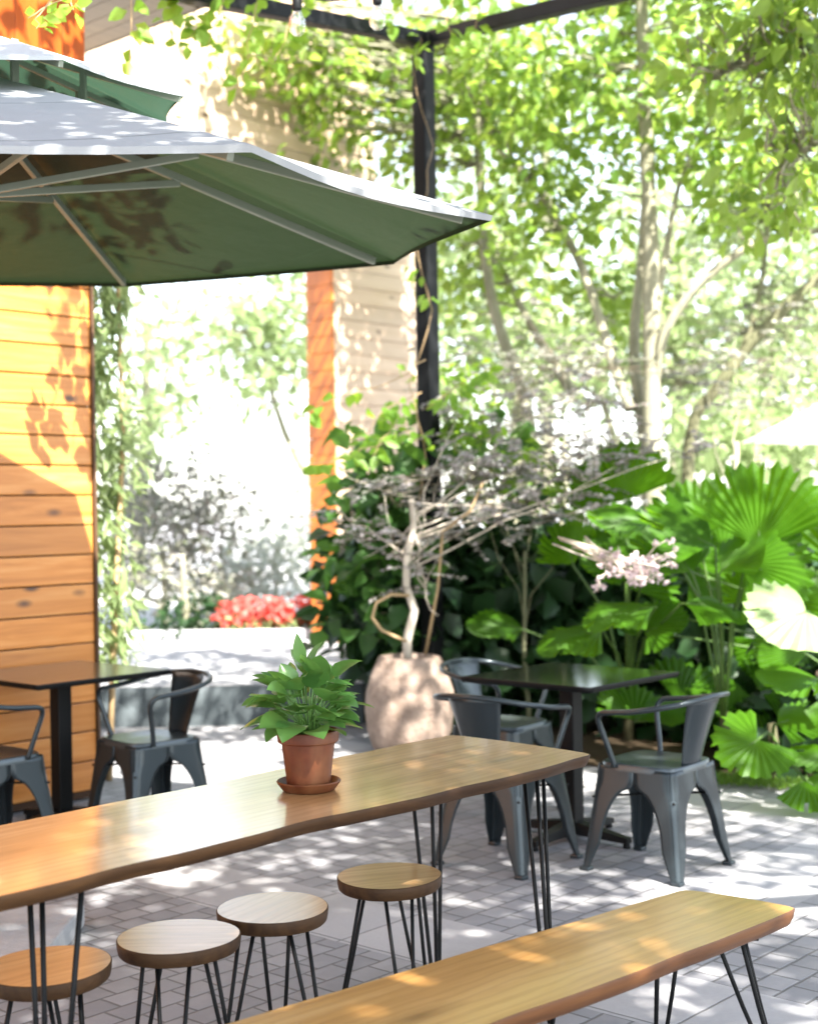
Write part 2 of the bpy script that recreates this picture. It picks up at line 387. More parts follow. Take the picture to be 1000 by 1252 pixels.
M_bark = m_bark('grey bark', (.19, .175, .125), (.38, .36, .27)); M_darkbark = m_bark('mossy bark', (.10, .10, .06), (.22, .21, .13))
M_twig = m_plain('tan twig', (.34, .24, .13), .8, 0, .2, .2); M_paletwig = m_plain('bleached stem', (.50, .44, .36), .8, 0, .2, .2)
M_finetwig = m_plain('fine twig', (.12, .095, .07), .85, 0, .1, .2)
ML_tree = m_leaf('tree leaf', (.045, .115, .010), (.19, .32, .045), .52, (.46, .62, .10), .35, .5)
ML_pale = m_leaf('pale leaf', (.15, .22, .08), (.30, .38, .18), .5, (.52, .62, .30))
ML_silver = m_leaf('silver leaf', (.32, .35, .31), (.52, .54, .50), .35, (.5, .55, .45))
ML_vine = m_leaf('vine leaf', (.09, .20, .02), (.20, .36, .05), .5)
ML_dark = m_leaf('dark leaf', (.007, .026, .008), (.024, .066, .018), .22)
ML_mauve = m_leaf('mauve leaf', (.13, .155, .10), (.47, .43, .44), .3, (.6, .5, .5))
ML_mauvedk = m_leaf('dull mauve leaf', (.15, .19, .09), (.42, .39, .38), .3, (.4, .38, .34))
ML_palm = m_leaf('palm blade', (.014, .056, .002), (.060, .16, .005), .48, (.19, .42, .005), .48, .25, True)
ML_palmlit = m_leaf('sunlit palm tone', (.18, .28, .10), (.34, .44, .22), .4, (.4, .55, .2), .48, .3, True)  # palm blade paled so its colour carries the direct sunlight
ML_pot = m_leaf('pot plant leaf', (.02, .08, .018), (.12, .27, .065), .3, (.26, .5, .08), .3, .5, True)
ML_red = m_leaf('red petal', (.65, .06, .05), (.85, .22, .18), .35, (.9, .25, .2))
ML_grass = m_leaf('grass blade', (.05, .12, .015), (.12, .22, .03), .4)

# ================================================================== THE SETTING
b = MB(); b.add([(-150, -60, 0), (150, -60, 0), (150, 200, 0), (-150, 200, 0)], [(0, 1, 2, 3)]); struct(b.build('ground', M_pav))
# raised terrace behind the passage, with its grey riser
b = MB(); TX0, TX1, TY0 = -9.0, -.34, 9.95
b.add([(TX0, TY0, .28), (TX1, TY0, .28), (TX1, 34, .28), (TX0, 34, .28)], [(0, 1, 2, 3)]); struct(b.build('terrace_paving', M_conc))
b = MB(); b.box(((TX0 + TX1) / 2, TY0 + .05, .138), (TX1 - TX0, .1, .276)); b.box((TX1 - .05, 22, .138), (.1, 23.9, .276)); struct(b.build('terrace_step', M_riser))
# planting bed with its kerb on the lawn side
bedp = [(-.28, 9.75), (.35, 9.5), (.75, 8.35), (1.30, 7.95), (2.2, 7.55), (3.4, 7.0), (6.5, 5.6), (9, 7), (9, 13), (-.28, 13)]
b = MB(); n = len(bedp); b.add([(x, y, .012) for x, y in bedp], [tuple(range(n))]); struct(b.build('planting_bed_soil', M_bed))

# ================================================================== TIMBER BUILDING
WC = Vector((-1.655, 7.5, 0))                           # the facade's visible corner
M_core = m_plain('dark wall core', (.05, .022, .008), .8)
bld = thing('timber_building', 'honey timber wall of horizontal planks with sunlit top and shaded lower half', 'building', WC, R(48))
b = MB(); z = .05; hs = .154
for i in range(21):
    x = 0.0
    L_ = 5.0
    segs = [(-L_, 0)] if i % 3 else [(-L_, -2.3 - .4 * (i % 2)), (-2.3 - .4 * (i % 2), 0)]
    for a, c in segs:
        b.bbox(((a + c) / 2, .011, z + hs / 2), (c - a - .004, .022, hs - .007), .005)
    z += hs
b.build('plank_cladding', M_plank, bld)
ztop = z
b = MB()
for i in range(36): b.bbox((-.07 - i * .14, .011, ztop + .01 + .9), (.137, .022, 1.8), .004)
b.build('upper_boarding', M_deep, bld)
b = MB(); b.box((-2.5, 1.62, 2.24), (4.99, 3.19, 4.46)); b.build('wall_core', M_core, bld)
b = MB(); b.bbox((.008, .006, 1.66), (.016, .05, 3.2), .003); b.build('corner_strip', m_plain('dark trim', (.06, .028, .01), .6), bld)
b = MB()
for i in range(7): b.bbox((.09 + i * .152, 1.90, 4.51), (.149, 3.06, .02), .003)
sf = b.build('roof_soffit', M_soffit, bld)
b = MB(); b.bbox((1.11, 1.89, 4.585), (.03, 3.10, .15), .004); b.bbox((-1.9, .355, 4.585), (6.05, .03, .15), .004); b.build('fascia', m_plain('grey fascia', (.16, .14, .10), .7), sf)
b = MB(); b.box((-1.93, 1.92, 4.70), (6.16, 3.2, .06)); b.build('roof', m_plain('roof sheet', (.1, .1, .1), .7), bld)

GC = P(412, 600, 13.0); GC.z = 0
gate = thing('timber_gateway', 'orange timber pillar with a planked front coloured as sunlit, carrying a planked wall over the garden passage', 'gateway', GC, R(48))
b = MB()
z = .28
while z < 4.2:
    b.bbox((.62, .012, z + .077), (1.24, .024, .15), .003); z += .155
pl = b.build('pillar_front_planks', M_sunlit, gate)
b = MB(); z = .28
while z < 4.2: b.bbox((-.012, .17, z + .077), (.024, .336, .15), .003); z += .155
b.build('pillar_side_planks', M_board, gate)
b = MB(); b.box((.62, .175, 2.2), (1.235, .30, 3.98)); b.build('pillar_core', M_board, gate)
b = MB(); b.bbox((-1.9, .16, 3.95), (3.74, .26, .42), .006); b.build('beam', M_sunlit, gate)
b = MB(); z = 3.76
while z < 7.2:
    b.bbox((-1.7, -.012, z + .09), (4.5, .024, .175), .003); z += .18
b.build('upper_wall_planks', M_sunlit, gate)
b = MB(); b.box((-1.7, .10, 5.48), (4.49, .19, 3.45)); b.build('upper_wall_core', M_sunlit, gate)

# ================================================================== PERGOLA
PP = P(525, 560, 9.3); PP.z = 0
perg = thing('pergola', 'black steel pergola post and corner beams behind the stone urn', 'pergola', PP)
b = MB(); b.bbox((0, 0, 2.27), (.11, .11, 4.54), .012, R(48)); b.build('post', M_blackmetal, perg)
A = P(523, 49, 9.3) - PP
e1 = P(290, 4, 7.75) - PP; e1b = A + (e1 - A) * 2.2
e2 = P(720, 1, 8.1) - PP; e2b = A + (e2 - A) * 2.2
for e, off in ((e1b, 0), (e2b, .006)):
    d = e - A; b = MB(); M = d.to_track_quat('X', 'Z').to_matrix().to_4x4()
    b.bbox(A + d * .5 + Vector((0, 0, off)), (d.length, .085, .085), .006, M=M); b.build('beam', M_blackmetal, perg)
b = MB(); b.bbox((0, 0, .006), (.26, .26, .012), .003, R(48)); b.build('base_plate', M_blackmetal, perg)
# cable and bulbs
cab = MB(); c0, c1, c2, c3 = P(200, -60, 5.6), P(363, -6, 5.6), P(461, -12, 5.6), P(640, -70, 5.6)
pts = []
for (a, e) in ((c0, c1), (c1, c2), (c2, c3)):
    for k in range(8):
        t = k / 8; p = a.lerp(e, t); p.z -= .03 * math.sin(PI * t); pts.append(p)
pts.append(c3); cab.tube(pts, .004, 6); tag(cab.build('light_cable', M_blackmetal), 'thin black cable carrying the clear bulbs above the parasol', 'cable')
def bulb(p, label):
    t = thing('light_bulb', label, 'light bulb', p, 0, 'bulbs on the cable')
    b = MB(); b.lathe([(.006, .0), (.017, -.004), (.019, -.012), (.019, -.05), (.016, -.056)], 20); b.build('socket', M_blackmetal, t)
    b = MB(); b.lathe([(.014, -.054), (.018, -.068), (.030, -.092), (.034, -.115), (.030, -.138), (.016, -.153), (.0, -.157)], 24); b.build('glass_envelope', M_glass, t)
    b = MB()
    for s in (-1, 1): b.tube([(s * .004, 0, -.06), (s * .010, 0, -.10), (s * .004, 0, -.128)], .0012, 5)
    b.build('filament', M_alu, t)
bulb(P(363, -6, 5.6) - Vector((0, 0, .004)), 'hanging glass bulb nearer the plywood eave'); bulb(P(461, -12, 5.6) - Vector((0, 0, .0)), 'hanging glass bulb just beside the top of the black post')

# ================================================================== FURNITURE WITH HAIRPIN LEGS
def hairpin(parent, x, y, ztop, foot, r=.0058, span=.07, rods=3, name='leg', tang=None):
    b = MB(); top = Vector((x, y, ztop)); ft = Vector((foot[0], foot[1], .006)); d = (ft - top); d.z = 0
    t = Vector(tang) if tang else (d.cross(Vector((0, 0, 1))).normalized() if d.length > 1e-3 else Vector((1, 0, 0)))
    if rods == 3:
        d3 = d.normalized() if d.length > 1e-3 else Vector((0, 1, 0))
        offs = [t * span - d3 * .03, -t * span - d3 * .03, d3 * span * .8]
    else: offs = [t * span, -t * span]
    for o in offs:
        f = o.normalized() * .012
        b.tube([top + o, top + o + (ft + f - top - o) * .5, ft + f + Vector((0, 0, .02)), ft + f * .5], r, 8)
    c = top + sum(offs, Vector()) / len(offs)
    b.bbox((c.x, c.y, ztop - .002), (.11 if rods == 3 else span * 2 + .03, .10 if rods == 3 else .035, .004), .001, math.atan2(t.y, t.x))
    return b.build(name, M_blackmetal, parent)
def slab(name, mat, emat, parent, outline, zt, th, under=.012, bev=.004):
    """outline (list of local xy, counter-clockwise) -> solid slab with rounded arris and undercut edge; the edge is a part"""
    n = len(outline); c = Vector((sum(p[0] for p in outline) / n, sum(p[1] for p in outline) / n))
    def inset(d):
        out = []
        for i in range(n):
            a, q, e = Vector(outline[i - 1]), Vector(outline[i]), Vector(outline[(i + 1) % n])
            t = (e - a).normalized(); out.append(q + Vector((-t.y, t.x)) * d)
        return out
    b = MB(); r0, r1 = inset(bev), inset(0)
    top = [(p.x, p.y, zt) for p in r0]; nb = len(top)
    b.add(top, [tuple(range(n))])
    o = b.build(name, mat, parent)
    e = MB(); rings = [(r0, zt), (inset(bev * .3), zt - bev * .35), (r1, zt - bev), (inset(under * .35), zt - th * .55), (inset(under), zt - th + .004), (inset(under + .004), zt - th)]
    vs = [(p.x, p.y, z) for rr, z in rings for p in rr]; fs = []
    for j in range(len(rings) - 1):
        for k in range(n):
            k2 = (k + 1) % n; fs.append((j * n + k, (j + 1) * n + k, (j + 1) * n + k2, j * n + k2))
    e.add(vs, fs, True); e.add([(p.x, p.y, zt - th) for p in rings[-1][0]], [tuple(range(n))[::-1]])
    e.build('edge' if name != 'seat' else 'seat_edge', emat, o)
    return o
def densify(poly, step=.03):
    out = []
    for i in range(len(poly)):
        a, e = Vector(poly[i]), Vector(poly[(i + 1) % len(poly)]); k = max(1, int((e - a).length / step))
        for j in range(k): out.append(a.lerp(e, j / k))
    return out
def smooth_poly(poly, it=3):
    for _ in range(it):
        n = len(poly); poly = [(poly[i - 1] + poly[i] * 2 + poly[(i + 1) % n]) / 4 for i in range(n)]
    return poly

# ---- long table: world corners from the photograph, local x runs along the grain
def plank_thing(name, label, cat, Cfr, Cbr, ang, length, zt, th, mat, wave, seed, taper=0.0, tback=0.0):
    org = (Cfr + Cbr) / 2; org.z = 0
    t = thing(name, label, cat, org, ang)
    inv = Matrix.Rotation(-ang, 3, 'Z'); fr = inv @ (Cfr - org); br = inv @ (Cbr - org)
    # local: right end near x=0, the slab runs towards -x; front edge at lower y
    rr = random.Random(seed); ph = [rr.uniform(0, 6) for _ in range(6)]
    def wv(x, s): return wave * (math.sin(x * 5.1 + ph[s]) * .5 + math.sin(x * 11.3 + ph[s + 2]) * .3 + math.sin(x * 23 + ph[s + 4]) * .12)
    pts = []
    N = int(length / .03)
    for i in range(N + 1):
        x = -length + (length + fr.x) * i / N; pts.append(Vector((x, fr.y + wv(x, 0) - wv(fr.x, 0) + taper * (fr.x - x))))
    for i in range(1, 12):
        s = i / 12; p = fr.lerp(br, s); pts.append(Vector((p.x + .012 * math.sin(s * PI), p.y)))
    for i in range(N + 1):
        x = br.x + (-length - br.x) * i / N; pts.append(Vector((x, br.y + (wv(x, 1) - wv(br.x, 1)) * .5 + tback * (br.x - x))))
    for i in range(1, 12): pts.append(Vector((-length, br.y + (fr.y - br.y) * i / 12)))
    pts = smooth_poly(pts, 1)
    slab('tabletop' if cat == 'table' else 'bench_seat', mat, M_edge if cat == 'table' else M_bedge, t, pts, zt, th, .013, .003)
    return t, fr, br, inv, org
M_bedge = m_slab('reddish edge', (.24, .10, .028), (.14, .052, .014), (.045, .017, .006), coat=.15, rough=.5, spec=.3)
tb, fr, br, inv, org = plank_thing('long_table', 'long live-edge wooden table carrying the potted plant', 'table', G(727, 922, .75), G(553, 898, .75), R(48.3), 2.75, .75, .036, M_table, .020, 3, .024)
def toloc(w): return inv @ (Vector(w) - org)
def table_leg(topw, footw, span):
    a, f = toloc(topw), toloc(footw); tw = Vector((1, 0, 0)); t_ = inv @ tw
    hairpin(tb, a.x, a.y, .75 - .043, (f.x, f.y), .0062, span, 3, 'leg', t_)
table_leg(G(657, 945, .71) + Vector((0, .10, 0)), (.385, 4.12, 0), .030)
table_leg((.045, 4.52, 0), (.06, 4.46, 0), .052)
table_leg((-.775, 3.04, 0), (-.79, 3.06, 0), .055)
table_leg((-1.12, 3.40, 0), (-1.14, 3.40, 0), .055)

bn, fr, br, inv, org = plank_thing('long_bench', 'long golden wooden bench on black hairpin legs standing before the stools', 'bench', G(976, 1110, .45), G(836, 1087, .45), R(43.2), 2.6, .45, .044, M_bench, .010, 8, 0, .045)
def bench_leg(a, f, tang=None):
    a, f = toloc(a), toloc(f); hairpin(bn, a.x, a.y, .399, (f.x, f.y), .0058, .032, 3, 'leg', inv @ Vector((1, 0, 0)))
bench_leg((.815, 3.655, 0), (.925, 3.73, 0)); bench_leg((.65, 3.76, 0), (.635, 3.80, 0))
bench_leg((-.62, 2.02, 0), (-.64, 2.0, 0)); bench_leg((-.86, 2.26, 0), (-.88, 2.28, 0))
# ---- stools
def make_stool(label):
    t = thing('stool', label, 'stool', (0, 0, 0), 0, 'round wooden stools under the table')
    poly = []
    for k in range(72):
        th = 2 * PI * k / 72; r = .150 * (1 + .018 * math.sin(2 * th + .6) + .012 * math.sin(3 * th + 1)); poly.append(Vector((r * math.cos(th), r * math.sin(th))))
    slab('seat', M_stool, M_sedge, t, poly, .45, .036, .004, .003)
    for k in range(3):
        a = R(30 + 120 * k); hairpin(t, .075 * math.cos(a), .075 * math.sin(a), .412, (.155 * math.cos(a), .155 * math.sin(a)), .0055, .040, 2)
    return t
M_sedge = m_slab('stool edge', (.09, .047, .018), (.055, .026, .009), (.02, .009, .004), coat=.05, rough=.6, spec=.2)
st = make_stool('round wooden stool nearest the far end of the long table')
sp = [(476, 1070, 20, 'round wooden stool nearest the far end of the long table'), (334, 1109, 62, 'round wooden stool second from the far end of the long table'),
      (218, 1144, 0, 'round stool third from the far end, between two other stools'), (58, 1180, 43, 'round stool cut by the picture edge, seat glowing orange behind the table leg')]
for i, (x, y, a, lab) in enumerate(sp):
    o = st if i == 0 else dup(st); p = G(x, y, .45); o.location = (p.x, p.y, 0); o.rotation_euler = (0, 0, R(a)); o['label'] = lab

# ---- potted plant
pc = G(377.5, 956, .772)
sau = MB(); sau.lathe([(0, .0), (.062, .0), (.070, .003), (.083, .020), (.086, .025), (.083, .028), (.078, .024), (.066, .010), (0, .009)], 48)
so_ = sau.build('saucer', M_pot); so_.location = (pc.x, pc.y, .7505); tag(so_, 'terracotta saucer under the small pot on the long table', 'saucer'); crease(so_)
pt = thing('potted_plant', 'leafy green plant in a terracotta pot on the long table', 'potted plant', (pc.x, pc.y, .7605), R(15))
b = MB(); b.lathe([(0, 0), (.054, 0), (.057, .003), (.071, .118), (.0785, .119), (.081, .122), (.083, .146), (.0815, .150), (.0775, .150), (.075, .146), (.072, .128), (.05, .124), (0, .124)], 56); crease(b.build('pot', M_pot, pt))
b = MB(); b.lathe([(.074, .131), (.05, .136), (.02, .139), (0, .14)], 30); b.build('soil', M_soil, pt)
def shaped_leaf(b, base, d, up, L, W, droop, curl=.25, nu=8, wavy=0):
    """ovate leaf as a curved grid with a midrib fold"""
    d = d.normalized(); s = d.cross(up).normalized(); u = s.cross(d).normalized()
    vs = []; ax = [-1, -.55, 0, .55, 1]; p = base.copy(); dd = d.copy(); uu = u.copy(); prev = 0
    for i in range(nu + 1):
        t = i / nu
        if i:
            rot = Matrix.Rotation(-droop / nu, 3, s); dd = rot @ dd; uu = rot @ uu; p = p + dd * (L / nu)
        wd = W * .5 * (math.sin(PI * min(1, t ** .72)) ** .85 if 0 < t < 1 else .02)
        for a in ax: vs.append(p + s * (a * wd) + uu * (abs(a) ** 1.3 * wd * curl + wavy * math.sin(t * 14 + a * 3) * wd))
    fs = []
    for i in range(nu):
        for j in range(4): fs.append((i * 5 + j, i * 5 + j + 1, i * 5 + 6 + j, i * 5 + 5 + j))
    b.add(vs, fs, True)
fol, stems = MB(), MB()
rp = random.Random(21)
for k in range(74):
    az = 2 * PI * (k * .381966) + rp.uniform(-.3, .3); lay = (k + .5) / 74
    el = R(82 - 74 * lay ** .8 + rp.uniform(-10, 10)); ln = rp.uniform(.055, .10) * (1 + .3 * lay)
    r0 = rp.uniform(0, .035); base = Vector((r0 * math.cos(az), r0 * math.sin(az), .135))
    dirv = Vector((math.cos(az) * math.cos(el), math.sin(az) * math.cos(el), math.sin(el)))
    hgt = .03 + .082 * (1 - lay) + rp.uniform(-.01, .02)
    mid = base + Vector((dirv.x * .3, dirv.y * .3, 1)).normalized() * hgt * .6; tip = mid + dirv * (hgt * .55 + ln * .25)
    stems.tube([base, mid, tip], [.0022, .002, .0014], 5)
    ld = Vector((dirv.x, dirv.y, dirv.z * .55 + .1)); up = (Vector((0, 0, 1)) + Vector((rp.uniform(-.5, .5), rp.uniform(-.5, .5), 0)))
    if abs(ld.normalized().z) > .9: up = Vector((math.cos(az + 1.5), math.sin(az + 1.5), .2))
    shaped_leaf(fol, tip, ld, up, ln * .98, ln * .76, rp.uniform(.4, 1.1), .22, 8, .03)
iv = Matrix.Rotation(-R(15), 3, 'Z')
for (dx, dz, L, W, az) in ((-.055, .02, .095, .030, 185), (-.01, .178, .085, .036, 100), (.06, .10, .075, .028, 10), (.058, .13, .07, .026, 20), (.05, .03, .085, .045, -50)):
    q = iv @ Vector((dx, -.02, .15 + dz)); dv = iv @ Vector((math.cos(R(az)), -.25, .05 if dz < .15 else .9))
    stems.tube([Vector((0, 0, .135)), (Vector((q.x * .4, q.y * .4, q.z))), q], .002, 5)
    shaped_leaf(fol, q, dv, Vector((0, -.4, 1)) if dz < .15 else iv @ Vector((-.2, -1, .2)), L, W, .35, .2, 8, .02)
fo = fol.build('foliage', ML_pot, pt); stems.build('stems', m_plain('green stem', (.09, .2, .04), .5), pt)

# ================================================================== TOLIX-LIKE METAL CHAIRS
def make_chair():
    t = thing('metal_armchair', 'x', 'chair', (0, 0, 0), 0, 'grey metal armchairs on the patio')
    # local: the chair faces +x
    a, f, zs = .175, .225, .445
    b = MB(); n = 9; vs = []
    def rr(s, hx):   # rounded square
        out = []
        for k in range(40):
            th = 2 * PI * k / 40; c, d = math.cos(th), math.sin(th); m = (abs(c) ** 5 + abs(d) ** 5) ** (-1 / 5); out.append((c * m * hx, d * m * hx))
        return out
    rings = [(a + .006, zs - .03), (a + .006, zs - .004), (a + .002, zs), (a - .012, zs - .001), (a - .05, zs - .009), (a * .35, zs - .012)]
    for hx, z in rings:
        for x, y in rr(0, hx): vs.append((x, y, z))
    fs = [(j * 40 + k, j * 40 + (k + 1) % 40, (j + 1) * 40 + (k + 1) % 40, (j + 1) * 40 + k) for j in range(len(rings) - 1) for k in range(40)]
    fs.append(tuple(range((len(rings) - 1) * 40, len(rings) * 40)))
    b.add(vs, fs, True); crease(b.build('seat', M_gunlight, t), 50)
    for sx in (1, -1):
        for sy in (1, -1):
            b = MB(); rows = 22; colsn = 7
            for side in (0, 1):
                grid = []
                for i in range(rows + 1):
                    z = (zs - .012) * (1 - i / rows); q = 1 - z / (zs - .012)
                    cx = a + .002 + (f - a) * q ** 1.15
                    if z > .355: wd = cx
                    elif z > .12:
                        k = (z - .12) / .235; op = (cx - .068) * (math.sqrt(max(0, 1 - k ** 2.4)))
                        wd = cx - op
                    else: wd = .068 - .036 * (1 - z / .12)
                    for j in range(colsn + 1):
                        s = j / colsn; dd = wd * s
                        bow = .010 * math.sin(PI * min(1, s * 1.2)) * min(1, q * 1.5)
                        u_, v_ = cx - dd, cx - .0 + bow * 0
                        rad = .022; e = 0
                        if dd < rad: e = rad - math.sqrt(max(0, rad * rad - (rad - dd) ** 2))
                        pt_ = (sx * (cx - e * .8), sy * u_, z) if side == 0 else (sx * u_, sy * (cx - e * .8), z)
                        grid.append(pt_)
                fs = [(i * (colsn + 1) + j, i * (colsn + 1) + j + 1, (i + 1) * (colsn + 1) + j + 1, (i + 1) * (colsn + 1) + j) for i in range(rows) for j in range(colsn)]
                b.add(grid, fs, True)
            b.bbox((sx * (f - .014), sy * (f - .014), .007), (.04, .04, .014), .004)
            o = b.build('leg', M_gun, t); md = o.modifiers.new('thick', 'SOLIDIFY'); md.thickness = .004; md.offset = 0
    b = MB()
    b.tube([(.19, .19, .30), (.0, .0, .305), (-.19, -.19, .30)], .005, 6); b.tube([(.19, -.19, .312), (.0, .0, .317), (-.19, .19, .312)], .005, 6)
    b.build('cross_brace', M_blackmetal, t)
    # arm and back loop
    pts = []
    def arc(p): pts.append(Vector(p))
    hw = .245
    half = [(.085, .182, .43), (.10, .20, .50), (.125, .225, .60), (.125, .238, .635), (.105, .247, .655), (.06, .25, .662), (-.04, .252, .672), (-.13, .245, .688), (-.20, .215, .702), (-.245, .16, .714), (-.268, .085, .722)]
    loop = half + [(-.276, 0, .725)] + [(x, -y, z) for x, y, z in half[::-1]]
    sm = []
    L3 = [Vector(p) for p in loop]
    for i in range(len(L3) - 1):
        p0, p1, p2, p3 = L3[max(i - 1, 0)], L3[i], L3[i + 1], L3[min(i + 2, len(L3) - 1)]
        for k in range(4):
            s = k / 4; sm.append(.5 * ((2 * p1) + (p2 - p0) * s + (2 * p0 - 5 * p1 + 4 * p2 - p3) * s * s + (3 * p1 - p0 - 3 * p2 + p3) * s ** 3))
    sm.append(L3[-1]); b = MB(); b.tube(sm, .0115, 10); b.build('arm_rail', M_gun, t)
    # curved splat
    b = MB(); g = []; nu, nv = 10, 12
    for i in range(nu + 1):
        s = i / nu; z = .432 + (.722 - .432) * s; hw_ = .075 + .060 * s
        for j in range(nv + 1):
            q = -1 + 2 * j / nv; y = q * hw_; xb = -.172 - .10 * s ** 1.1; g.append((xb + .035 * s * q * q + .012 * q * q, y, z))
    b.add(g, [(i * (nv + 1) + j, i * (nv + 1) + j + 1, (i + 1) * (nv + 1) + j + 1, (i + 1) * (nv + 1) + j) for i in range(nu) for j in range(nv)], True)
    o = b.build('backrest', M_gun, t); md = o.modifiers.new('thick', 'SOLIDIFY'); md.thickness = .004; md.offset = 0
    return t
ch = make_chair()
def face(v): return math.atan2(v.y, v.x)
chairs = [((1.0, 5.90), face(LV) + R(2), 'grey metal armchair facing the black table with its back to the palms'),
          ((.39, 6.04), face(DV) + R(4), 'grey metal armchair half hidden by the far end of the long table'),
          ((.44, 7.02), face(NV) + R(6), 'grey metal armchair behind the black table, beside the stone urn'),
          ((-1.24, 6.72), face(-DV) - R(6), 'grey metal armchair standing clear of the timber wall with sunlit back'),
          ((-1.87, 6.30), face(DV) + R(0), 'grey metal armchair cut by the picture edge, before the timber wall')]
for i, ((x, y), a, lab) in enumerate(chairs):
    o = ch if i == 0 else dup(ch); o.location = (x, y, 0); o.rotation_euler = (0, 0, a); o['label'] = lab

# ---- pedestal tables
def pedestal(label, x, y, size, rz, topmat, zt=.74):
    t = thing('pedestal_table', label, 'table', (x, y, 0), rz)
    b = MB(); h = size / 2; poly = densify([(-h, -h), (h, -h), (h, h), (-h, h)], .04); slab('tabletop', topmat, M_blackmetal, t, poly, zt, .026, .006, .003)
    b = MB(); b.bbox((0, 0, .375), (.075, .075, .69), .006); b.bbox((0, 0, zt - .032), (.30, .30, .010), .002); b.build('column', M_blackmetal, t)
    b = MB()
    for k in range(4):
        M = Matrix.Rotation(PI / 2 * k, 4, 'Z'); vs = [(.03, -.035, .03), (.03, .035, .03), (.30, .022, .022), (.30, -.022, .022), (.03, -.03, .085), (.03, .03, .085), (.30, .018, .045), (.30, -.018, .045)]
        b.add([M @ Vector(v) for v in vs], [(3, 2, 1, 0), (4, 5, 6, 7) if False else (4, 7, 6, 5)[::-1], (0, 1, 5, 4), (1, 2, 6, 5), (2, 3, 7, 6), (3, 0, 4, 7)])
        q = M @ Vector((.285, 0, .012)); b.lathe([(.016, -.012), (.018, -.006), (.012, .014)], 12, q)
    b.build('foot_base', M_blackmetal, t); return t
pedestal('square black pedestal table among three armchairs near the palms', .71, 6.42, .70, R(48), M_blacktop)
pedestal('square dark brown pedestal table pushed against the timber wall', -1.68, 6.85, .74, R(48), M_browntop)

# ================================================================== PARASOL
UC = Vector((-1.5, 4.9, 0))
um = thing('parasol', 'large two-tier green parasol with pale sunlit top over the patio', 'parasol', UC)
angs = [R(a) for a in (-51, -5, 36, 83, 129, 174, 219, 264)]
def zrim(x, y, base, s=.055): return base + s * y
def cone(R_, r_in, z_rim, z_in, seg=8, sag=.05, slope=.055):
    """octagonal cloth, each gore slightly slack between the ribs and along its edge"""
    vs, fs = [], []; sub = 8
    na = 8 * sub
    for j in range(seg + 1):
        s = j / seg
        for k in range(na):
            i0 = k // sub; t = (k % sub) / sub
            a, e = angs[i0], angs[(i0 + 1) % 8]
            p = Vector((math.cos(a), math.sin(a))).lerp(Vector((math.cos(e), math.sin(e))), t)
            rr_ = r_in + (R_ - r_in) * s; x, y = p.x * rr_, p.y * rr_
            edge = 1 - .035 * math.sin(PI * t) * s ** 3
            z = z_in + (z_rim - z_in) * s + slope * y - sag * math.sin(PI * t) * s * .5
            vs.append((x * edge, y * edge, z + .012 * math.sin(PI * t) * s ** 4))
    for j in range(seg):
        for k in range(na):
            k2 = (k + 1) % na; fs.append((j * na + k, (j + 1) * na + k, (j + 1) * na + k2, j * na + k2))
    b = MB(); b.add(vs, fs, True); return b, na
b, na = cone(1.80, .32, 2.47, 2.93); o = b.build('canopy', M_canopy, um); crease(o, 7)
b, na = cone(.77, .02, 2.915, 3.17, 6, .03, .07); o = b.build('vent_canopy', M_vent, um); crease(o, 7)
# short vertical hem of both tiers
for nm, R_, zr, sl_, hgt, mt in (('canopy_hem', 1.80, 2.47, .055, .018, M_canopy), ('vent_hem', .77, 2.915, .07, .012, M_vent)):
    b = MB(); vs, fs = [], []
    for k in range(64):
        i0 = k // 8; t = (k % 8) / 8; a, e = angs[i0], angs[(i0 + 1) % 8]; p = Vector((math.cos(a), math.sin(a))).lerp(Vector((math.cos(e), math.sin(e))), t)
        ed = (1 - .035 * math.sin(PI * t)) * R_; x, y = p.x * ed, p.y * ed; z = zr + sl_ * p.y * R_ - (.05 if R_ > 1 else .03) * .5 * math.sin(PI * t) + .012 * math.sin(PI * t)
        vs += [(x, y, z), (x * .997, y * .997, z - hgt)]
    for k in range(64): k2 = (k + 1) % 64; fs.append((2 * k, 2 * k + 1, 2 * k2 + 1, 2 * k2))
    b.add(vs, fs, True); b.build(nm, mt, um)
for a in angs:
    d = Vector((math.cos(a), math.sin(a), 0)); p0 = d * .06 + Vector((0, 0, 2.965)); p1 = d * 1.70 + Vector((0, 0, 2.478 + .055 * d.y * 1.70))
    b = MB(); dd = p1 - p0; M = dd.to_track_quat('X', 'Z').to_matrix().to_4x4(); b.bbox(p0 + dd * .5 - Vector((0, 0, .018)), (dd.length, .020, .030), .003, M=M); rib = b.build('rib', M_alu, um)
    pm = p0.lerp(p1, .46) - Vector((0, 0, .035)); q0 = d * .05 + Vector((0, 0, 2.60)); dd = pm - q0; M = dd.to_track_quat('X', 'Z').to_matrix().to_4x4()
    b = MB(); b.bbox(q0 + dd * .5, (dd.length, .016, .026), .003, M=M); b.build('strut', M_alu, rib)
    v0 = d * .03 + Vector((0, 0, 3.14)); v1 = d * .755 + Vector((0, 0, 2.905 + .07 * d.y * .755)); dd = v1 - v0; M = dd.to_track_quat('X', 'Z').to_matrix().to_4x4()
    b = MB(); b.bbox(v0 + dd * .5 - Vector((0, 0, .012)), (dd.length, .016, .02), .003, M=M)
    b.bbox(d * .42 + Vector((0, 0, 2.93)), (.02, .024, .17), .003, a); b.build('vent_rib', M_alu, um)
b = MB(); b.lathe([(.0, .03), (.03, .03), (.03, 3.12), (.0, 3.12)], 24); b.build('pole', M_alu, um)
b = MB(); b.lathe([(.03, 2.54), (.065, 2.55), (.065, 2.64), (.03, 2.65)], 24); b.build('runner', M_blackmetal, um)
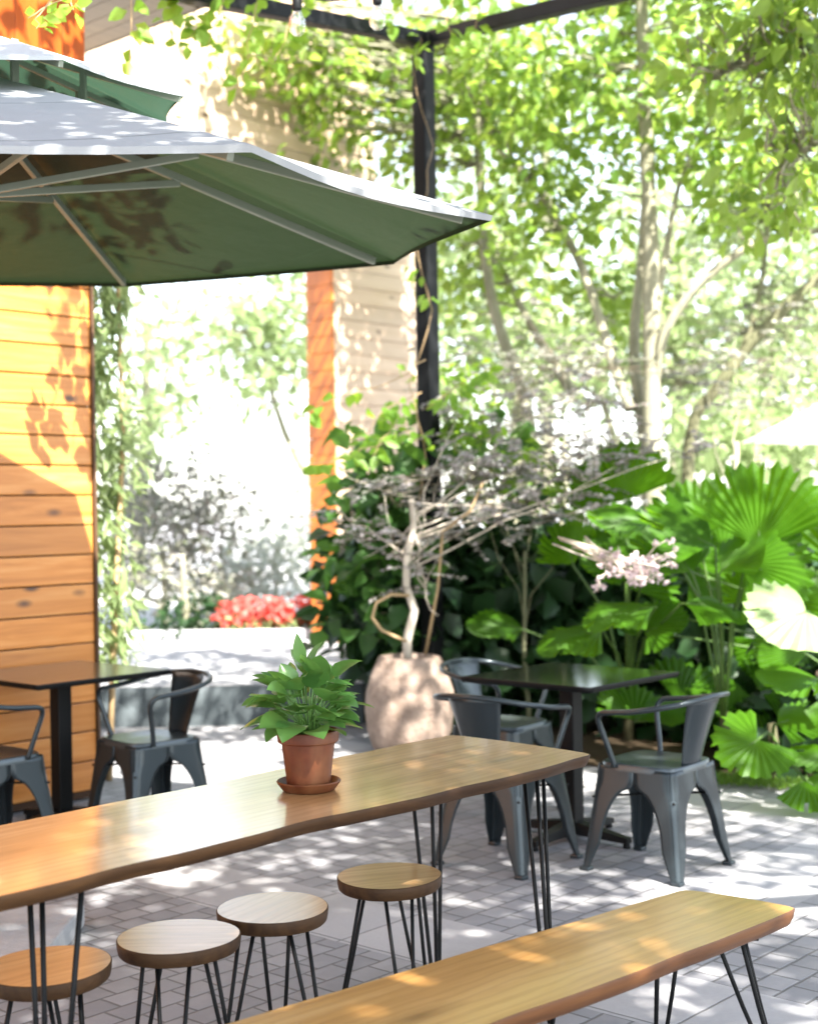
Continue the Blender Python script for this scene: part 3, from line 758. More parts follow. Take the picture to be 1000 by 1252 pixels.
b = MB(); b.lathe([(.03, 2.93), (.07, 2.94), (.07, 2.99), (.03, 3.0)], 24); b.build('hub', M_blackmetal, um)
b = MB(); b.bbox((0, 0, .04), (.6, .6, .08), .01); b.build('base', M_conc, um)

# the white parasol far off
wp = P(1085, 552, 13.5); wt = thing('white_parasol', 'bright white parasol beyond the fan palms', 'parasol', (wp.x, wp.y, 0))
vs = [(0, 0, 2.72)] + [(1.35 * math.cos(R(22.5 + 45 * k)), 1.35 * math.sin(R(22.5 + 45 * k)), 2.08) for k in range(8)]
b = MB(); b.add(vs, [(0, 1 + k, 1 + (k + 1) % 8) for k in range(8)]); b.build('canopy', M_white, wt)
b = MB(); b.lathe([(.0, 0), (.03, 0), (.03, 2.7), (0, 2.7)], 16); b.build('pole', M_alu, wt); b = MB(); b.lathe([(0, 0), (.28, 0), (.28, .06), (.05, .08), (0, .08)], 24); b.build('base', M_conc, wt)

# ================================================================== STONE URN AND THE SHRUB IN IT
ub = P(501, 915, 8.75); ub.z = .0
urn = thing('stone_urn', 'squat weathered stone urn dappled with sunlight beside the black post', 'urn', ub)
b = MB(); wobf = lambda th, z: 1 + .02 * math.sin(3 * th + 4 * z) + .014 * math.sin(5 * th - 9 * z) + .008 * math.sin(11 * th + 15 * z) + .012 * math.sin(7 * th + 31 * z) * math.sin(3 * th - 17 * z) + .007 * math.sin(17 * th - 23 * z)
b.lathe([(0, 0), (.20, 0), (.225, .03), (.255, .14), (.27, .27), (.265, .38), (.24, .47), (.215, .53), (.20, .56), (.19, .585), (.165, .592), (.15, .57), (.14, .50), (0, .49)], 96, wob=wobf)
b.build('vessel', M_urn, urn)
b = MB(); b.lathe([(.14, .525), (.07, .54), (0, .545)], 24); b.build('soil', M_soil, urn)

def pb(x, y, Z, rx, ry, rz, k): c = P(x, y, Z); return (c, (rx / F * Z, rz, ry / F * Z), k)
def twig_leaves(blobs, L, k_tw, step, seed, droop=.25):
    rr = random.Random(seed); pos, dr, tw = [], [], []
    for c, q, k in blobs:
        for _ in range(int(k * k_tw)):
            o = V((rr.gauss(0, .55) * q[0], rr.gauss(0, .55) * q[1], rr.gauss(0, .55) * q[2])) + c
            a = rr.uniform(0, 2 * PI); ln = rr.uniform(.14, .36); d = V((math.cos(a), math.sin(a) * .8, rr.uniform(-.1, .6))).normalized(); p = o.copy(); path = [p.copy()]
            n = max(3, int(ln / step))
            for i in range(n):
                d = (d + V((rr.gauss(0, .08), rr.gauss(0, .08), -droop * step * 6 + rr.gauss(0, .06)))).normalized(); p = p + d * step; path.append(p.copy())
                s_ = d.cross(V((0, 0, 1))).normalized()
                for sg in (-1, 1):
                    if rr.random() < .88: pos.append(tuple(p)); dr.append(tuple(s_ * sg + d * rr.uniform(.2, .8) + V((0, 0, rr.uniform(-.3, .4)))))
            tw.append([o.lerp(c, .7), o.lerp(c, .3) + V((0, 0, -.02))] + (path[::2] if len(path) > 4 else path))
    pos, dr = np.array(pos), np.array(dr); n = len(pos); ln = L * rng.uniform(.65, 1.25, n)
    return (pos, dr, rdir(n, 1.2, .6), ln, ln * .62), tw
def wander(a, e, n=6, amp=.05, seed=0):
    r = random.Random(seed); out = []
    for i in range(n + 1):
        t = i / n; p = a.lerp(e, t); k = math.sin(PI * t) if i < n else 0
        out.append(p + Vector((r.uniform(-1, 1), r.uniform(-1, 1), r.uniform(-.6, .6))) * amp * k)
    return out
def shrub_from(name, label, cat, root, blobs, lmat, L, per, spread, stem_top, trunk_r=.02, stem_mat=None, ratio=.6, group=None, zb=-.2, seed=1, droop=.15, crown='foliage', twiggy=0):
    t = thing(name, label, cat, root, 0, group)
    tb_ = MB(); top = stem_top - root
    tb_.tube(wander(Vector((0, 0, -.02)), top, 6, trunk_r * 1.6, seed), [trunk_r * (1.15 - .45 * i / 6) for i in range(7)], 8)
    for i, (c, r, k) in enumerate(blobs):
        e = c - root; s = Vector((0, 0, 0)).lerp(top, .55 + .45 * ((i * .37) % 1))
        tb_.tube(wander(s, e, 5, .06, seed + i), [trunk_r * x for x in (.30, .24, .2, .16, .12, .08)], 6)
        rr = random.Random(seed * 31 + i)
        for q in range(4):
            d = Vector((rr.uniform(-1, 1) * r[0], rr.uniform(-1, 1) * r[1], rr.uniform(-1, 1) * r[2])); tb_.tube(wander(e, e + d, 3, .03, seed + q), [trunk_r * .14, trunk_r * .12, trunk_r * .09, trunk_r * .05], 4)
    if twiggy:
        a, tw = twig_leaves(blobs, L, twiggy, L * .62, seed)
        tg_ = MB()
        for p_ in tw: tg_.tube([q - root for q in p_], [.0026 - .0017 * i / len(p_) for i in range(len(p_))], 4, False)
        tg_.build('twig', M_finetwig, t)
    tb_.build('stem', stem_mat or M_paletwig, t)
    if not twiggy: cp = blob_points(blobs); a = cluster_leaves(cp, per, spread, L, ratio, zb)
    leaves(crown, *a, lmat, t, droop=droop, origin=root); return t
blob = [pb(470, 600, 8.9, 60, 24, .25, 18), pb(540, 580, 9.0, 60, 26, .25, 22), pb(610, 580, 9.0, 70, 30, .3, 34), pb(680, 575, 9.0, 70, 32, .3, 36), pb(740, 545, 9.1, 45, 24, .3, 18),
        pb(490, 660, 8.8, 60, 30, .2, 18), pb(430, 640, 8.8, 40, 30, .2, 14), pb(620, 615, 8.9, 70, 20, .25, 24), pb(690, 630, 8.8, 60, 20, .2, 18), pb(560, 510, 9.2, 50, 30, .3, 12), pb(650, 510, 9.3, 70, 34, .3, 22),
        pb(770, 560, 8.8, 50, 10, .12, 10), pb(840, 553, 8.8, 40, 7, .1, 9), pb(520, 720, 8.7, 22, 46, .1, 8), pb(730, 490, 9.3, 50, 26, .3, 12)]
ush = shrub_from('flowering_shrub', 'mauve grey small-leaved shrub arching out of the stone urn', 'shrub', ub + Vector((0, 0, .53)), blob, ML_mauve, .046, 15, .06, P(503, 610, 8.75), .026, ratio=.7, seed=4, twiggy=.85)
b = MB(); o_ = ub + Vector((0, 0, .53))
q = [P(500, 728, 8.72), P(478, 727, 8.66), P(460, 737, 8.62), P(455, 755, 8.62), P(466, 770, 8.65), P(482, 778, 8.68), P(499, 785, 8.72)]
b.tube([p - o_ for p in q], .010, 8); b.tube([p - o_ for p in (P(520, 800, 8.8), P(535, 720, 8.75), P(541, 650, 8.7), P(552, 662 - 20, 8.7), P(575, 625, 8.7), P(590, 590, 8.7))], [.010, .009, .009, .009, .008, .005], 6)
b.build('twisted_twig', M_twig, ush)
# hanging flower spray in front of the fan palms
fs0 = P(660, 650, 8.2); fl = thing('flower_spray', 'pale pink spray of tiny blossoms drooping before the fan palms', 'flowers', fs0)
b, heads = MB(), []
rr = random.Random(5)
for k in range(12):
    sx, sy = rr.uniform(740, 800), rr.uniform(672, 712); a = P(690 + rr.uniform(-20, 30), 655 + rr.uniform(-5, 15), 7.75); m_ = P(sx, sy, 7.5 + rr.uniform(-.1, .1)); e = P(sx + rr.uniform(-20, 55), sy + rr.uniform(-30, 34), 7.5 + rr.uniform(-.12, .12))
    ps = wander(a, m_, 3, .03, k) + wander(m_, e, 3, .03, k + 50)[1:]
    b.tube([p - fs0 for p in ps], [.005, .005, .0045, .004, .004, .0035, .003], 5)
    for p in ps[2:]:
        for _ in range(2): heads.append(p + Vector((rr.gauss(0, .022), rr.gauss(0, .022), rr.gauss(0, .022))))
b.build('stem', M_paletwig, fl)
ha = np.array([tuple(h) for h in heads]); n = len(ha); leaves('blossom', np.repeat(ha, 5, 0), rdir(n * 5, .1), rdir(n * 5, 1), np.full(n * 5, .024), np.full(n * 5, .020), m_leaf('blossom petal', (.55, .42, .44), (.75, .64, .66), .35, (.8, .7, .7)), fl, origin=fs0)

# bare mauve thicket behind the shrub, two bushes
for i, (bx, blobs) in enumerate([(690, [pb(600, 470, 10.4, 70, 50, .4, 50), pb(690, 450, 10.6, 80, 50, .4, 60), pb(640, 540, 10.2, 90, 30, .4, 50)]), (900, [pb(860, 470, 11.5, 80, 40, .4, 40), pb(950, 440, 12, 70, 60, .5, 40), pb(900, 400, 12.5, 90, 40, .5, 30)])]):
    rt = P(bx, 600, 10.4 + i); rt.z = 0
    shrub_from('mauve_bush', ['dull mauve bush of fine twigs between the black post and the pale trunk', 'dull mauve bush of fine twigs below the white parasol and mossy limb'][i], 'bush', rt, blobs, ML_mauvedk, .055, 9, .09, P(bx, 540, 10.4 + i), .03, M_bark, group='mauve bushes', seed=20 + i, twiggy=.8)

# ================================================================== FAN PALMS
def fan_blade(b, hub, axis, nrm, rad, spread, pleats=18, droop=.25, cup=.12, tooth=.09):
    axis = axis.normalized(); side = axis.cross(nrm).normalized(); nrm = side.cross(axis).normalized()
    rings = 9; N = pleats * 2; vs = []
    for j in range(rings + 1):
        s = j / rings
        for i in range(N + 1):
            th = -spread / 2 + spread * i / N; r = rad * (.03 + .97 * s)
            if j == rings: r *= 1 + (tooth if i % 2 else -.02) * .8
            r *= 1 - .10 * abs(th / (spread / 2)) ** 3
            z = (1 if i % 2 else -1) * rad * .024 * min(1, s * 1.4) + cup * rad * (abs(math.sin(th)) ** 2) * s - droop * rad * s * s * (1 - .3 * math.cos(th))
            vs.append(hub + axis * (r * math.cos(th)) + side * (r * math.sin(th)) + nrm * z)
    rl = random.Random(int(hub.x * 1e4) ^ int(hub.z * 1e4)); slit = {i: rl.uniform(.62, .9) for i in range(2, N - 2) if rl.random() < .16}
    vs = [v + nrm * (rad * .05 * math.sin(3.1 * v.x * 7 + v.z * 9) * ((v - hub).length / rad) ** 2) for v in vs]
    fs = [(j * (N + 1) + i, j * (N + 1) + i + 1, (j + 1) * (N + 1) + i + 1, (j + 1) * (N + 1) + i) for j in range(rings) for i in range(N) if not (i in slit and j / rings > slit[i])]
    b.add(vs, fs)
M_ptrunk = m_bark('palm trunk', (.03, .024, .015), (.07, .055, .035))
M_petiole = m_plain('palm stalk', (.06, .115, .02), .5, 0, .4, .15)
def palm(label, base, fr_list):
    t = thing('fan_palm', label, 'fan palm', base, 0, 'fan palms in the planting bed')
    b = MB()
    b.tube([(0, 0, -.02), (.01, 0, .15), (0, .01, .32)], [.036, .032, .022], 10); b.build('trunk', M_ptrunk, t)
    for (hub, tipdir, nrm, rad, spread, dr, cup) in fr_list:
        h = hub - base; b = MB(); fan_blade(b, h, tipdir, nrm, rad, R(spread), 17, dr, cup)
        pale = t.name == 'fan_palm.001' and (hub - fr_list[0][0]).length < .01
        lf = b.build('leaf', ML_palmlit if pale else ML_palm, t)
        if pale: lf['label'] = 'leaf with sunlight put into its pale colour'
        b = MB(); mid = Vector((h.x * .35, h.y * .35, h.z * .62 + .1)); k1 = Vector((0, 0, .25)).lerp(mid, .5)
        b.tube([Vector((0, 0, .25)), k1, mid, mid.lerp(h, .55), h - tipdir.normalized() * .01, h + tipdir.normalized() * rad * .25], [.010, .009, .008, .007, .006, .002], 6); b.build('petiole', M_petiole, lf)
    return t
def fdir(dx, dy, dz=0): return V((dx, dz, -dy))     # image right, image down, away
pA = V((1.75, 8.05, 0)); pB = V((2.45, 7.55, 0)); pC = V((1.35, 9.0, 0)); pD = V((2.9, 8.5, 0))
palm('tall fan palm with the largest upright pleated leaf', pA, [
    (P(926, 668, 7.6), fdir(.14, -1, .15), fdir(-.30, -.25, -1), .44, 140, .04, .42),
    (P(872, 668, 7.8), fdir(-1, -.55, .1), fdir(-.30, -.95, -.45), .42, 130, .20, .3),
    (P(852, 655, 8.1), fdir(-.12, -1, .3), fdir(-.3, -.4, -1), .33, 160, .12, .2),
    (P(880, 700, 7.6), fdir(.55, -.6, -.1), fdir(-.55, -.8, -.35), .28, 130, .22, .2),
    (P(912, 690, 7.5), fdir(.9, .35, -.3), fdir(-.1, -.45, -1), .34, 150, .25, .2),
    (P(800, 640, 7.9), fdir(-.95, -.25, -.1), fdir(-.25, -1, -.3), .36, 120, .3, .25),
    (P(845, 700, 7.9), fdir(-.4, -.7, .2), fdir(.5, -.4, -.8), .30, 150, .2, .2)])
palm('fan palm with one leaf coloured pale as sunlit at the picture edge', pB, [
    (P(985, 748, 7.1), fdir(-.7, .12, -.35), fdir(-.1, -.75, -.66), .29, 240, .20, .1),
    (P(1040, 700, 7.5), fdir(.2, -1, .1), fdir(-.5, -.2, -1), .34, 160, .1, .2),
    (P(1000, 830, 7.2), fdir(-1, -.05, -.4), fdir(0, -1, -.2), .30, 150, .2, .2),
    (P(985, 800, 7.5), fdir(-.8, -.4, .2), fdir(-.5, -.8, -.4), .26, 150, .25, .2),
    (P(1020, 920, 7.0), fdir(-.8, .1, -.4), fdir(-.1, -1, -.3), .22, 180, .3, .15)])
palm('low fan palm whose leaves spread just behind the black table', pC, [
    (P(800, 742, 7.8), fdir(-1, .12, -.2), fdir(-.1, -1, -.16), .38, 120, .22, .2),
    (P(835, 738, 7.7), fdir(.9, .06, -.3), fdir(.1, -1, -.2), .32, 130, .3, .2),
    (P(765, 612, 8.9), fdir(-.25, -1, .1), fdir(-.4, -.4, -1), .36, 170, .15, .25),
    (P(735, 772, 8.2), fdir(-.95, .10, -.2), fdir(0, -1, -.14), .36, 140, .3, .2),
    (P(790, 690, 8.2), fdir(-.9, -.2, .1), fdir(-.3, -1, -.3), .36, 130, .3, .25),
    (P(700, 690, 9.0), fdir(-.2, -1, .3), fdir(-.8, -.3, -.6), .32, 140, .2, .3),
    (P(770, 720, 8.5), fdir(.5, -.8, .3), fdir(.6, -.5, -.6), .34, 150, .2, .25),
    (P(640, 770, 9.0), fdir(-.8, -.25, -.1), fdir(-.1, -1, -.25), .34, 140, .3, .25)])
rr = random.Random(77); lst = []
for k in range(15):
    lst.append((P(rr.uniform(770, 1000), rr.uniform(670, 890), rr.uniform(8.1, 8.8)), fdir(rr.uniform(-1, 1), rr.uniform(-1, .4), rr.uniform(-.4, .4)), fdir(rr.uniform(-.6, .6), -rr.uniform(.3, 1), -rr.uniform(.2, .9)), rr.uniform(.22, .34), rr.uniform(120, 190), rr.uniform(.15, .35), .2))
palm('shaded fan palm behind the others with dark lower leaves', pD, lst)
eb = P(945, 975, 7.6); eb.z = 0
palm('young fan palm with one bright round leaf behind the armchair', eb, [
    (P(925, 905, 6.95), fdir(-.7, .35, -.25), fdir(-.05, -.75, -.7), .21, 260, .15, .08),
    (P(950, 885, 7.2), fdir(.8, -.3, -.2), fdir(0, -1, -.35), .24, 160, .25, .15),
    (P(985, 955, 6.9), fdir(.5, .3, -.6), fdir(0, -1, -.4), .20, 200, .25, .1)])

# ================================================================== DARK BROADLEAF SHRUBS AND HEDGE
def broad(label, root, blobs, L=.2, per=5, spread=.13, mat=None, seed=1, ratio=.75, name='broadleaf_shrub', group='dark broadleaf shrubs', top=None):
    root = V(root); return shrub_from(name, label, 'shrub', root, blobs, mat or ML_dark, L, per, spread, top or root + V((0, 0, .5)), .022, M_darkbark, ratio, group, -.35, seed, .35)
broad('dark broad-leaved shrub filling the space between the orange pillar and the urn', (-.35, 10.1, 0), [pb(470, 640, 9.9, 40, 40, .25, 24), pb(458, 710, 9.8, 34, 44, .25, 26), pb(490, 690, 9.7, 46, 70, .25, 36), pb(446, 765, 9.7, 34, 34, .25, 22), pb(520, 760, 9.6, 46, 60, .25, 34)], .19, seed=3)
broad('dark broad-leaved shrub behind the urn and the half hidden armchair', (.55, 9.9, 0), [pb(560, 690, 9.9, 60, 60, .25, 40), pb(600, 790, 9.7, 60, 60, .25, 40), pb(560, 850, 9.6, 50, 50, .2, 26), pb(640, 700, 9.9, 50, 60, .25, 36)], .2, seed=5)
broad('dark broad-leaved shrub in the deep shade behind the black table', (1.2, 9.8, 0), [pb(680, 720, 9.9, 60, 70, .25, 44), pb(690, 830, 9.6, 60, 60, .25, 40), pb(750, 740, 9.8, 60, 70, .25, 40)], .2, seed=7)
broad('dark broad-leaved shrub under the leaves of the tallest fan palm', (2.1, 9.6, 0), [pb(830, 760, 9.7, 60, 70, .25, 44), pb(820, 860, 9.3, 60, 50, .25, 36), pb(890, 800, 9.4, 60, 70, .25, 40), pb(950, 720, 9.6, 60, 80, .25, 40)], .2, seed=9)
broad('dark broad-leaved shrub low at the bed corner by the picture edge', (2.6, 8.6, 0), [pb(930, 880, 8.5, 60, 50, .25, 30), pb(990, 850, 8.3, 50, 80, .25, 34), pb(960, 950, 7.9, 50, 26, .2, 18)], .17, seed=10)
broad('mid green shrub with sunlit leaves against the orange pillar', (-.28, 9.75, 0), [pb(462, 600, 9.4, 34, 34, .2, 18), pb(440, 685, 9.4, 20, 34, .2, 10), pb(478, 660, 9.3, 38, 60, .2, 22), pb(470, 545, 9.4, 40, 26, .2, 12), pb(480, 750, 9.3, 60, 40, .2, 14), pb(580, 540, 9.6, 50, 30, .2, 14)], .15, 4, .12, m_leaf('mid leaf', (.02, .07, .015), (.07, .17, .035), .4), seed=15)
shrub_from('light_shrub', 'light green small-leaved shrub mingling with the mauve branches beside the black post', 'shrub', V((.75, 9.35, 0)), [pb(570, 530, 9.3, 50, 30, .25, 16), pb(640, 560, 9.3, 60, 26, .25, 18), pb(600, 600, 9.2, 60, 20, .2, 12), pb(700, 590, 9.3, 50, 24, .2, 14), pb(560, 470, 9.5, 40, 26, .2, 10)], ML_vine, .075, 7, .08, V((.75, 9.35, 1.2)), .016, M_darkbark, .6, seed=71)
hedge_r = V((1.4, 10.9, 0))
b_ = [(V((-.1 + .42 * i, 10.8 + .15 * math.sin(i * 2.1), .75)), (.36, .35, .78), 70) for i in range(13)]
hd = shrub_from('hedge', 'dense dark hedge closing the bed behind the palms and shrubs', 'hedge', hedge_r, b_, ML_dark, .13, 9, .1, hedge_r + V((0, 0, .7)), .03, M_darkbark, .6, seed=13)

# green grass strip along the bed
gx = []
for k in range(2600):
    t = rng.uniform(0, 1); x = 1.30 + t * 1.35; y0 = 7.95 - (x - 1.3) * .47 - .30; gx.append((x, y0 + rng.uniform(0, .26) * 1.0, 0.01))
gx = np.array(gx); d = rdir(len(gx), 2.2, .4); L_ = rng.uniform(.03, .06, len(gx))
tag(leaves('grass', gx, d, rdir(len(gx), .1), L_, L_ * .16, ML_grass, None, .1, .2), 'short green grass strip between paving and planting bed', 'grass', kind='stuff')

# ================================================================== BACKGROUND GARDEN SEEN THROUGH THE PASSAGE
def garden_bush(label, root, blobs, mat, L, per=9, spread=.12, seed=1, name='garden_bush', group='bushes beyond the passage'):
    root = V(root); return shrub_from(name, label, 'bush', root, blobs, mat, L, per, spread, root + V((0, 0, .8)), .03, M_bark, .55, group, -.2, seed)
def BP(x, y, Z):
    p = P(x, y, Z); p.z = .28; return p
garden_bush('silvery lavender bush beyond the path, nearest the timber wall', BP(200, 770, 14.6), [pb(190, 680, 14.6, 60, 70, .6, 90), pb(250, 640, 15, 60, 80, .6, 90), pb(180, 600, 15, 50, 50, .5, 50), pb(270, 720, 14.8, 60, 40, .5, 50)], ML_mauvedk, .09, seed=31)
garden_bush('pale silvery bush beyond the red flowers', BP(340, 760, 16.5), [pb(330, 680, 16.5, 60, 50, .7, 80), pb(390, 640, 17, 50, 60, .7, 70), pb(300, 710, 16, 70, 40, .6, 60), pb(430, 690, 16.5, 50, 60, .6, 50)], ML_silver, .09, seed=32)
garden_bush('low dark-leaved border shrub left of the red flowers, beside the path', BP(225, 785, 13.7), [pb(215, 765, 13.7, 34, 14, .25, 26), pb(250, 757, 13.8, 30, 20, .25, 26)], ML_dark, .09, seed=33)
for i, (x, lab) in enumerate(((295, 'red flowering plant beside the dark border shrub'), (335, 'red flowering plant in the middle of the border beyond the path'), (378, 'red flowering plant beside the orange pillar'))):
    rt = BP(x, 782, 13.6); t = thing('red_flower', lab, 'flowers', rt, 0, 'red flowers beyond the path')
    cp = blob_points([pb(x, 765, 13.6, 24, 12, .2, 26)]); leaves('foliage', *cluster_leaves(cp, 8, .06, .08, .5), ML_pale, t, origin=rt)
    cp = blob_points([pb(x + 3 * i, 748, 13.6, 20, 15, .2, 30)]); leaves('blossom', *cluster_leaves(cp, 9, .05, .07, .8), ML_red, t, origin=rt)
b = MB(); p0, p1 = BP(120, 790, 13.35), BP(500, 790, 13.35)
b.bbox(((p0.x + p1.x) / 2, 13.4, .33), (p1.x - p0.x, .14, .10), .01); tag(b.build('border_kerb', M_conc), 'low grey kerb holding the flower border beyond the path', 'kerb')

# climber on the corner of the timber wall
cr = V((-1.72, 7.95, 0)); cb_ = [((-1.70 + .05 * math.sin(i * 1.7), 8.05, .75 + i * .24), (.07 + .04 * abs(math.sin(i * 1.1)), .15, .16), 14) for i in range(11)]
cl = thing('climbing_vine', 'light green long-leaved climber hanging beside the corner of the timber wall', 'climber', cr)
b = MB(); b.tube([V((.02, .05, 0)), V((.06, .08, .9)), V((.12, .1, 1.9)), V((.1, .1, 3.3))], [.02, .018, .014, .008], 7); b.build('stem', M_twig, cl)
cp = blob_points(cb_); n = len(cp) * 7; c_ = np.repeat(cp, 7, 0) + rng.normal(size=(n, 3)) * .06
d = norm(np.stack([rng.normal(.25, .5, n), rng.normal(-.2, .5, n), rng.normal(-.6, .4, n)], 1)); ln = rng.uniform(.07, .15, n)
leaves('foliage', c_, d, rdir(n, .8), ln, ln * .3, ML_pale, cl, .1, .3, origin=cr)

# ================================================================== TREES
DENS = .62
def tree(label, root, stems, blobs, lmat, L, per, spread, bark, group='trees in the garden', ratio=.58, zb=-.35, seed=1, name='tree', twigs=2, extra=None):
    root = V(root); t = thing(name, label, 'tree', root, 0, group)
    b = MB()
    pts_all = []
    for path, r0, r1 in stems:
        n = len(path); ps = []
        for i in range(n - 1):      # smooth the given polyline
            p0, p1, p2, p3 = path[max(i - 1, 0)], path[i], path[i + 1], path[min(i + 2, n - 1)]
            for k in range(4):
                s = k / 4; ps.append(.5 * ((2 * p1) + (p2 - p0) * s + (2 * p0 - 5 * p1 + 4 * p2 - p3) * s * s + (3 * p1 - p0 - 3 * p2 + p3) * s ** 3))
        ps.append(path[-1]); rr = random.Random(seed)
        m = len(ps); rads = [(r0 + (r1 - r0) * i / (m - 1)) * (1 + rr.uniform(-.07, .07)) for i in range(m)]
        b.tube([p - root for p in ps], rads, 10); pts_all += ps
    cp = blob_points([(c, q, int(k * DENS)) for c, q, k in blobs]); rr = random.Random(seed + 5)
    for i in range(0, len(cp), max(1, int(len(cp) / (60 * twigs)))):
        c = V(cp[i]); near = min(pts_all, key=lambda p: (p - c).length + max(0, p.z - c.z) * .5)
        if (near - c).length < 2.6: b.tube([p - root for p in wander(near, c, 4, .08, i)], [.014, .011, .009, .007, .004], 5)
    b.build('trunk', bark, t)
    a = cluster_leaves(cp, per, spread, L, ratio, zb); leaves('crown', *a, lmat, t, droop=.2, origin=root); return t
Z1 = 10.8
r1 = P(797, 560, Z1); r1.z = 0
tree('pale-trunked tree with several stems rising straight above the fan palms', r1, [
    ([r1, P(797, 560, Z1), P(796, 430, Z1), P(795, 300, Z1), P(791, 200, Z1), P(786, 80, Z1), P(783, -80, Z1)], .075, .045),
    ([P(790, 560, Z1 + .1), P(775, 430, Z1 + .2), P(783, 330, Z1 + .25), P(790, 220, Z1 + .3)], .05, .03),
    ([P(770, 500, Z1 + .1), P(748, 440, Z1 + .3), P(712, 330, Z1 + .6), P(660, 235, Z1 + .9), P(600, 175, Z1 + 1.1)], .05, .02),
    ([P(800, 470, Z1), P(815, 400, Z1 - .1), P(868, 335, Z1 - .2), P(935, 293, Z1 - .3), P(1020, 280, Z1 - .4)], .042, .022),
    ([P(800, 400, Z1), P(815, 300, Z1), P(835, 210, Z1 - .1), P(880, 130, Z1 - .2)], .03, .012)],
    [pb(700, 120, 11.4, 120, 90, .8, 150), pb(600, 60, 11.5, 90, 60, .8, 70), pb(690, 250, 11.6, 90, 70, .7, 80), pb(860, 120, 10.6, 110, 110, .8, 150), pb(950, 220, 10.4, 90, 60, .7, 80), pb(730, 370, 11.8, 60, 50, .6, 40), pb(800, -20, 11, 200, 60, 1.0, 150)],
    ML_tree, .115, 9, .17, M_bark, seed=41)
r2 = P(648, 560, 12.4); r2.z = 0
tree('slim leaning tree behind the black pergola post', r2, [
    ([r2, P(650, 560, 12.4), P(636, 470, 12.4), P(610, 400, 12.4), P(594, 320, 12.4), P(586, 200, 12.4), P(580, 60, 12.4), P(574, -60, 12.4)], .058, .035),
    ([P(700, 480, 12.6), P(650, 400, 12.8), P(600, 300, 12.9)], .06, .02)],
    [pb(400, 90, 12.2, 100, 70, .9, 130), pb(470, 160, 12.6, 70, 50, .8, 50), pb(540, 130, 12.6, 70, 90, .9, 80), pb(330, 40, 12, 80, 50, .8, 50), pb(590, 330, 13, 70, 70, .8, 60)],
    ML_tree, .12, 9, .19, M_bark, seed=43)
r3 = P(838, 560, 12.6); r3.z = 0
tree('mossy leaning tree whose limb slants up towards the white parasol', r3, [
    ([r3, P(842, 545, 12.6), P(880, 470, 12.5), P(935, 400, 12.4), P(1010, 330, 12.3), P(1100, 250, 12.2)], .062, .045),
    ([P(905, 440, 12.5), P(930, 350, 12.6), P(940, 250, 12.7)], .04, .015)],
    [pb(960, 380, 13, 90, 50, .8, 60), pb(1000, 140, 12, 80, 120, .8, 100), pb(880, 260, 13.4, 80, 60, .8, 60)], ML_pale, .12, 9, .2, M_darkbark, seed=45)
# nearer branch of larger leaves reaching in from the right
r4 = V((3.2, 7.2, 0))
tree('near tree at the picture edge with large glossy leaves overhead', r4, [
    ([r4, V((3.15, 7.2, 1.5)), P(1130, 60, 7.6), P(1060, 20, 7.7), P(960, 60, 7.8), P(880, 90, 7.9)], .08, .012), ([P(1130, 60, 7.6), P(1050, 150, 7.7), P(960, 190, 7.8)], .03, .008)],
    [pb(900, 60, 7.8, 70, 50, .5, 36), pb(970, 110, 7.7, 60, 90, .5, 60), pb(980, 20, 7.6, 70, 40, .5, 44), pb(960, 240, 7.8, 50, 40, .4, 20)], ML_tree, .125, 6, .13, M_bark, seed=47, ratio=.5)

# far trees: each its own crown and trunk
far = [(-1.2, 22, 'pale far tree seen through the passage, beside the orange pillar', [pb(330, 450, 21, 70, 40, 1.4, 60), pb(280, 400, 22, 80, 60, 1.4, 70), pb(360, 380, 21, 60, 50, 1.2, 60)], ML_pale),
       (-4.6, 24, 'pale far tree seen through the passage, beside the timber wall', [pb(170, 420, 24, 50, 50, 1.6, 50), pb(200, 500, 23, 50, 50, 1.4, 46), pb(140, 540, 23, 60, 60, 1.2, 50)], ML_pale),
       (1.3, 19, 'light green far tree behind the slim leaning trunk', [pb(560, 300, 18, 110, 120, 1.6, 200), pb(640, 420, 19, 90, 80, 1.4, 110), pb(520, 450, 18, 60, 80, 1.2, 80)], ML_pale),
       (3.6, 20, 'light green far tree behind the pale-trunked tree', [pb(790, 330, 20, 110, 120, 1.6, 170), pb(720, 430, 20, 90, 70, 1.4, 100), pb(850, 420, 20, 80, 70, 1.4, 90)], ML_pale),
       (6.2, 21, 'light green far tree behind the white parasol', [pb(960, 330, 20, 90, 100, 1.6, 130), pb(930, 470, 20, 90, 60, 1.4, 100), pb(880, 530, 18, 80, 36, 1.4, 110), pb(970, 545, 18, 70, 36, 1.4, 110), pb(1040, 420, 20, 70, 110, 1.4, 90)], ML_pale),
       (2.4, 26, 'tall far tree whose crown tops the frame above the pergola corner', [pb(480, 60, 25, 130, 90, 2, 170), pb(640, 120, 26, 120, 100, 2, 170), pb(820, 60, 27, 140, 90, 2, 170), pb(940, 150, 27, 110, 110, 2, 120)], ML_tree)]
for i, (x, y, lab, bl, mt) in enumerate(far):
    rt = V((x, y, .28 if x < 0 else 0)); top = max(c.z for c, r, k in bl)
    tree(lab, rt, [([rt, rt + V((.1, 0, 1.2)), rt + V((.2, .1, top * .7)), rt + V((.25, .1, top))], .16, .05), ([rt + V((.08, 0, 1.0)), rt + V((-.7, .1, 2.4)), rt + V((-1.1, .2, top * .9))], .08, .03)], bl, mt, .19, 9, .32, M_bark, seed=60 + i)

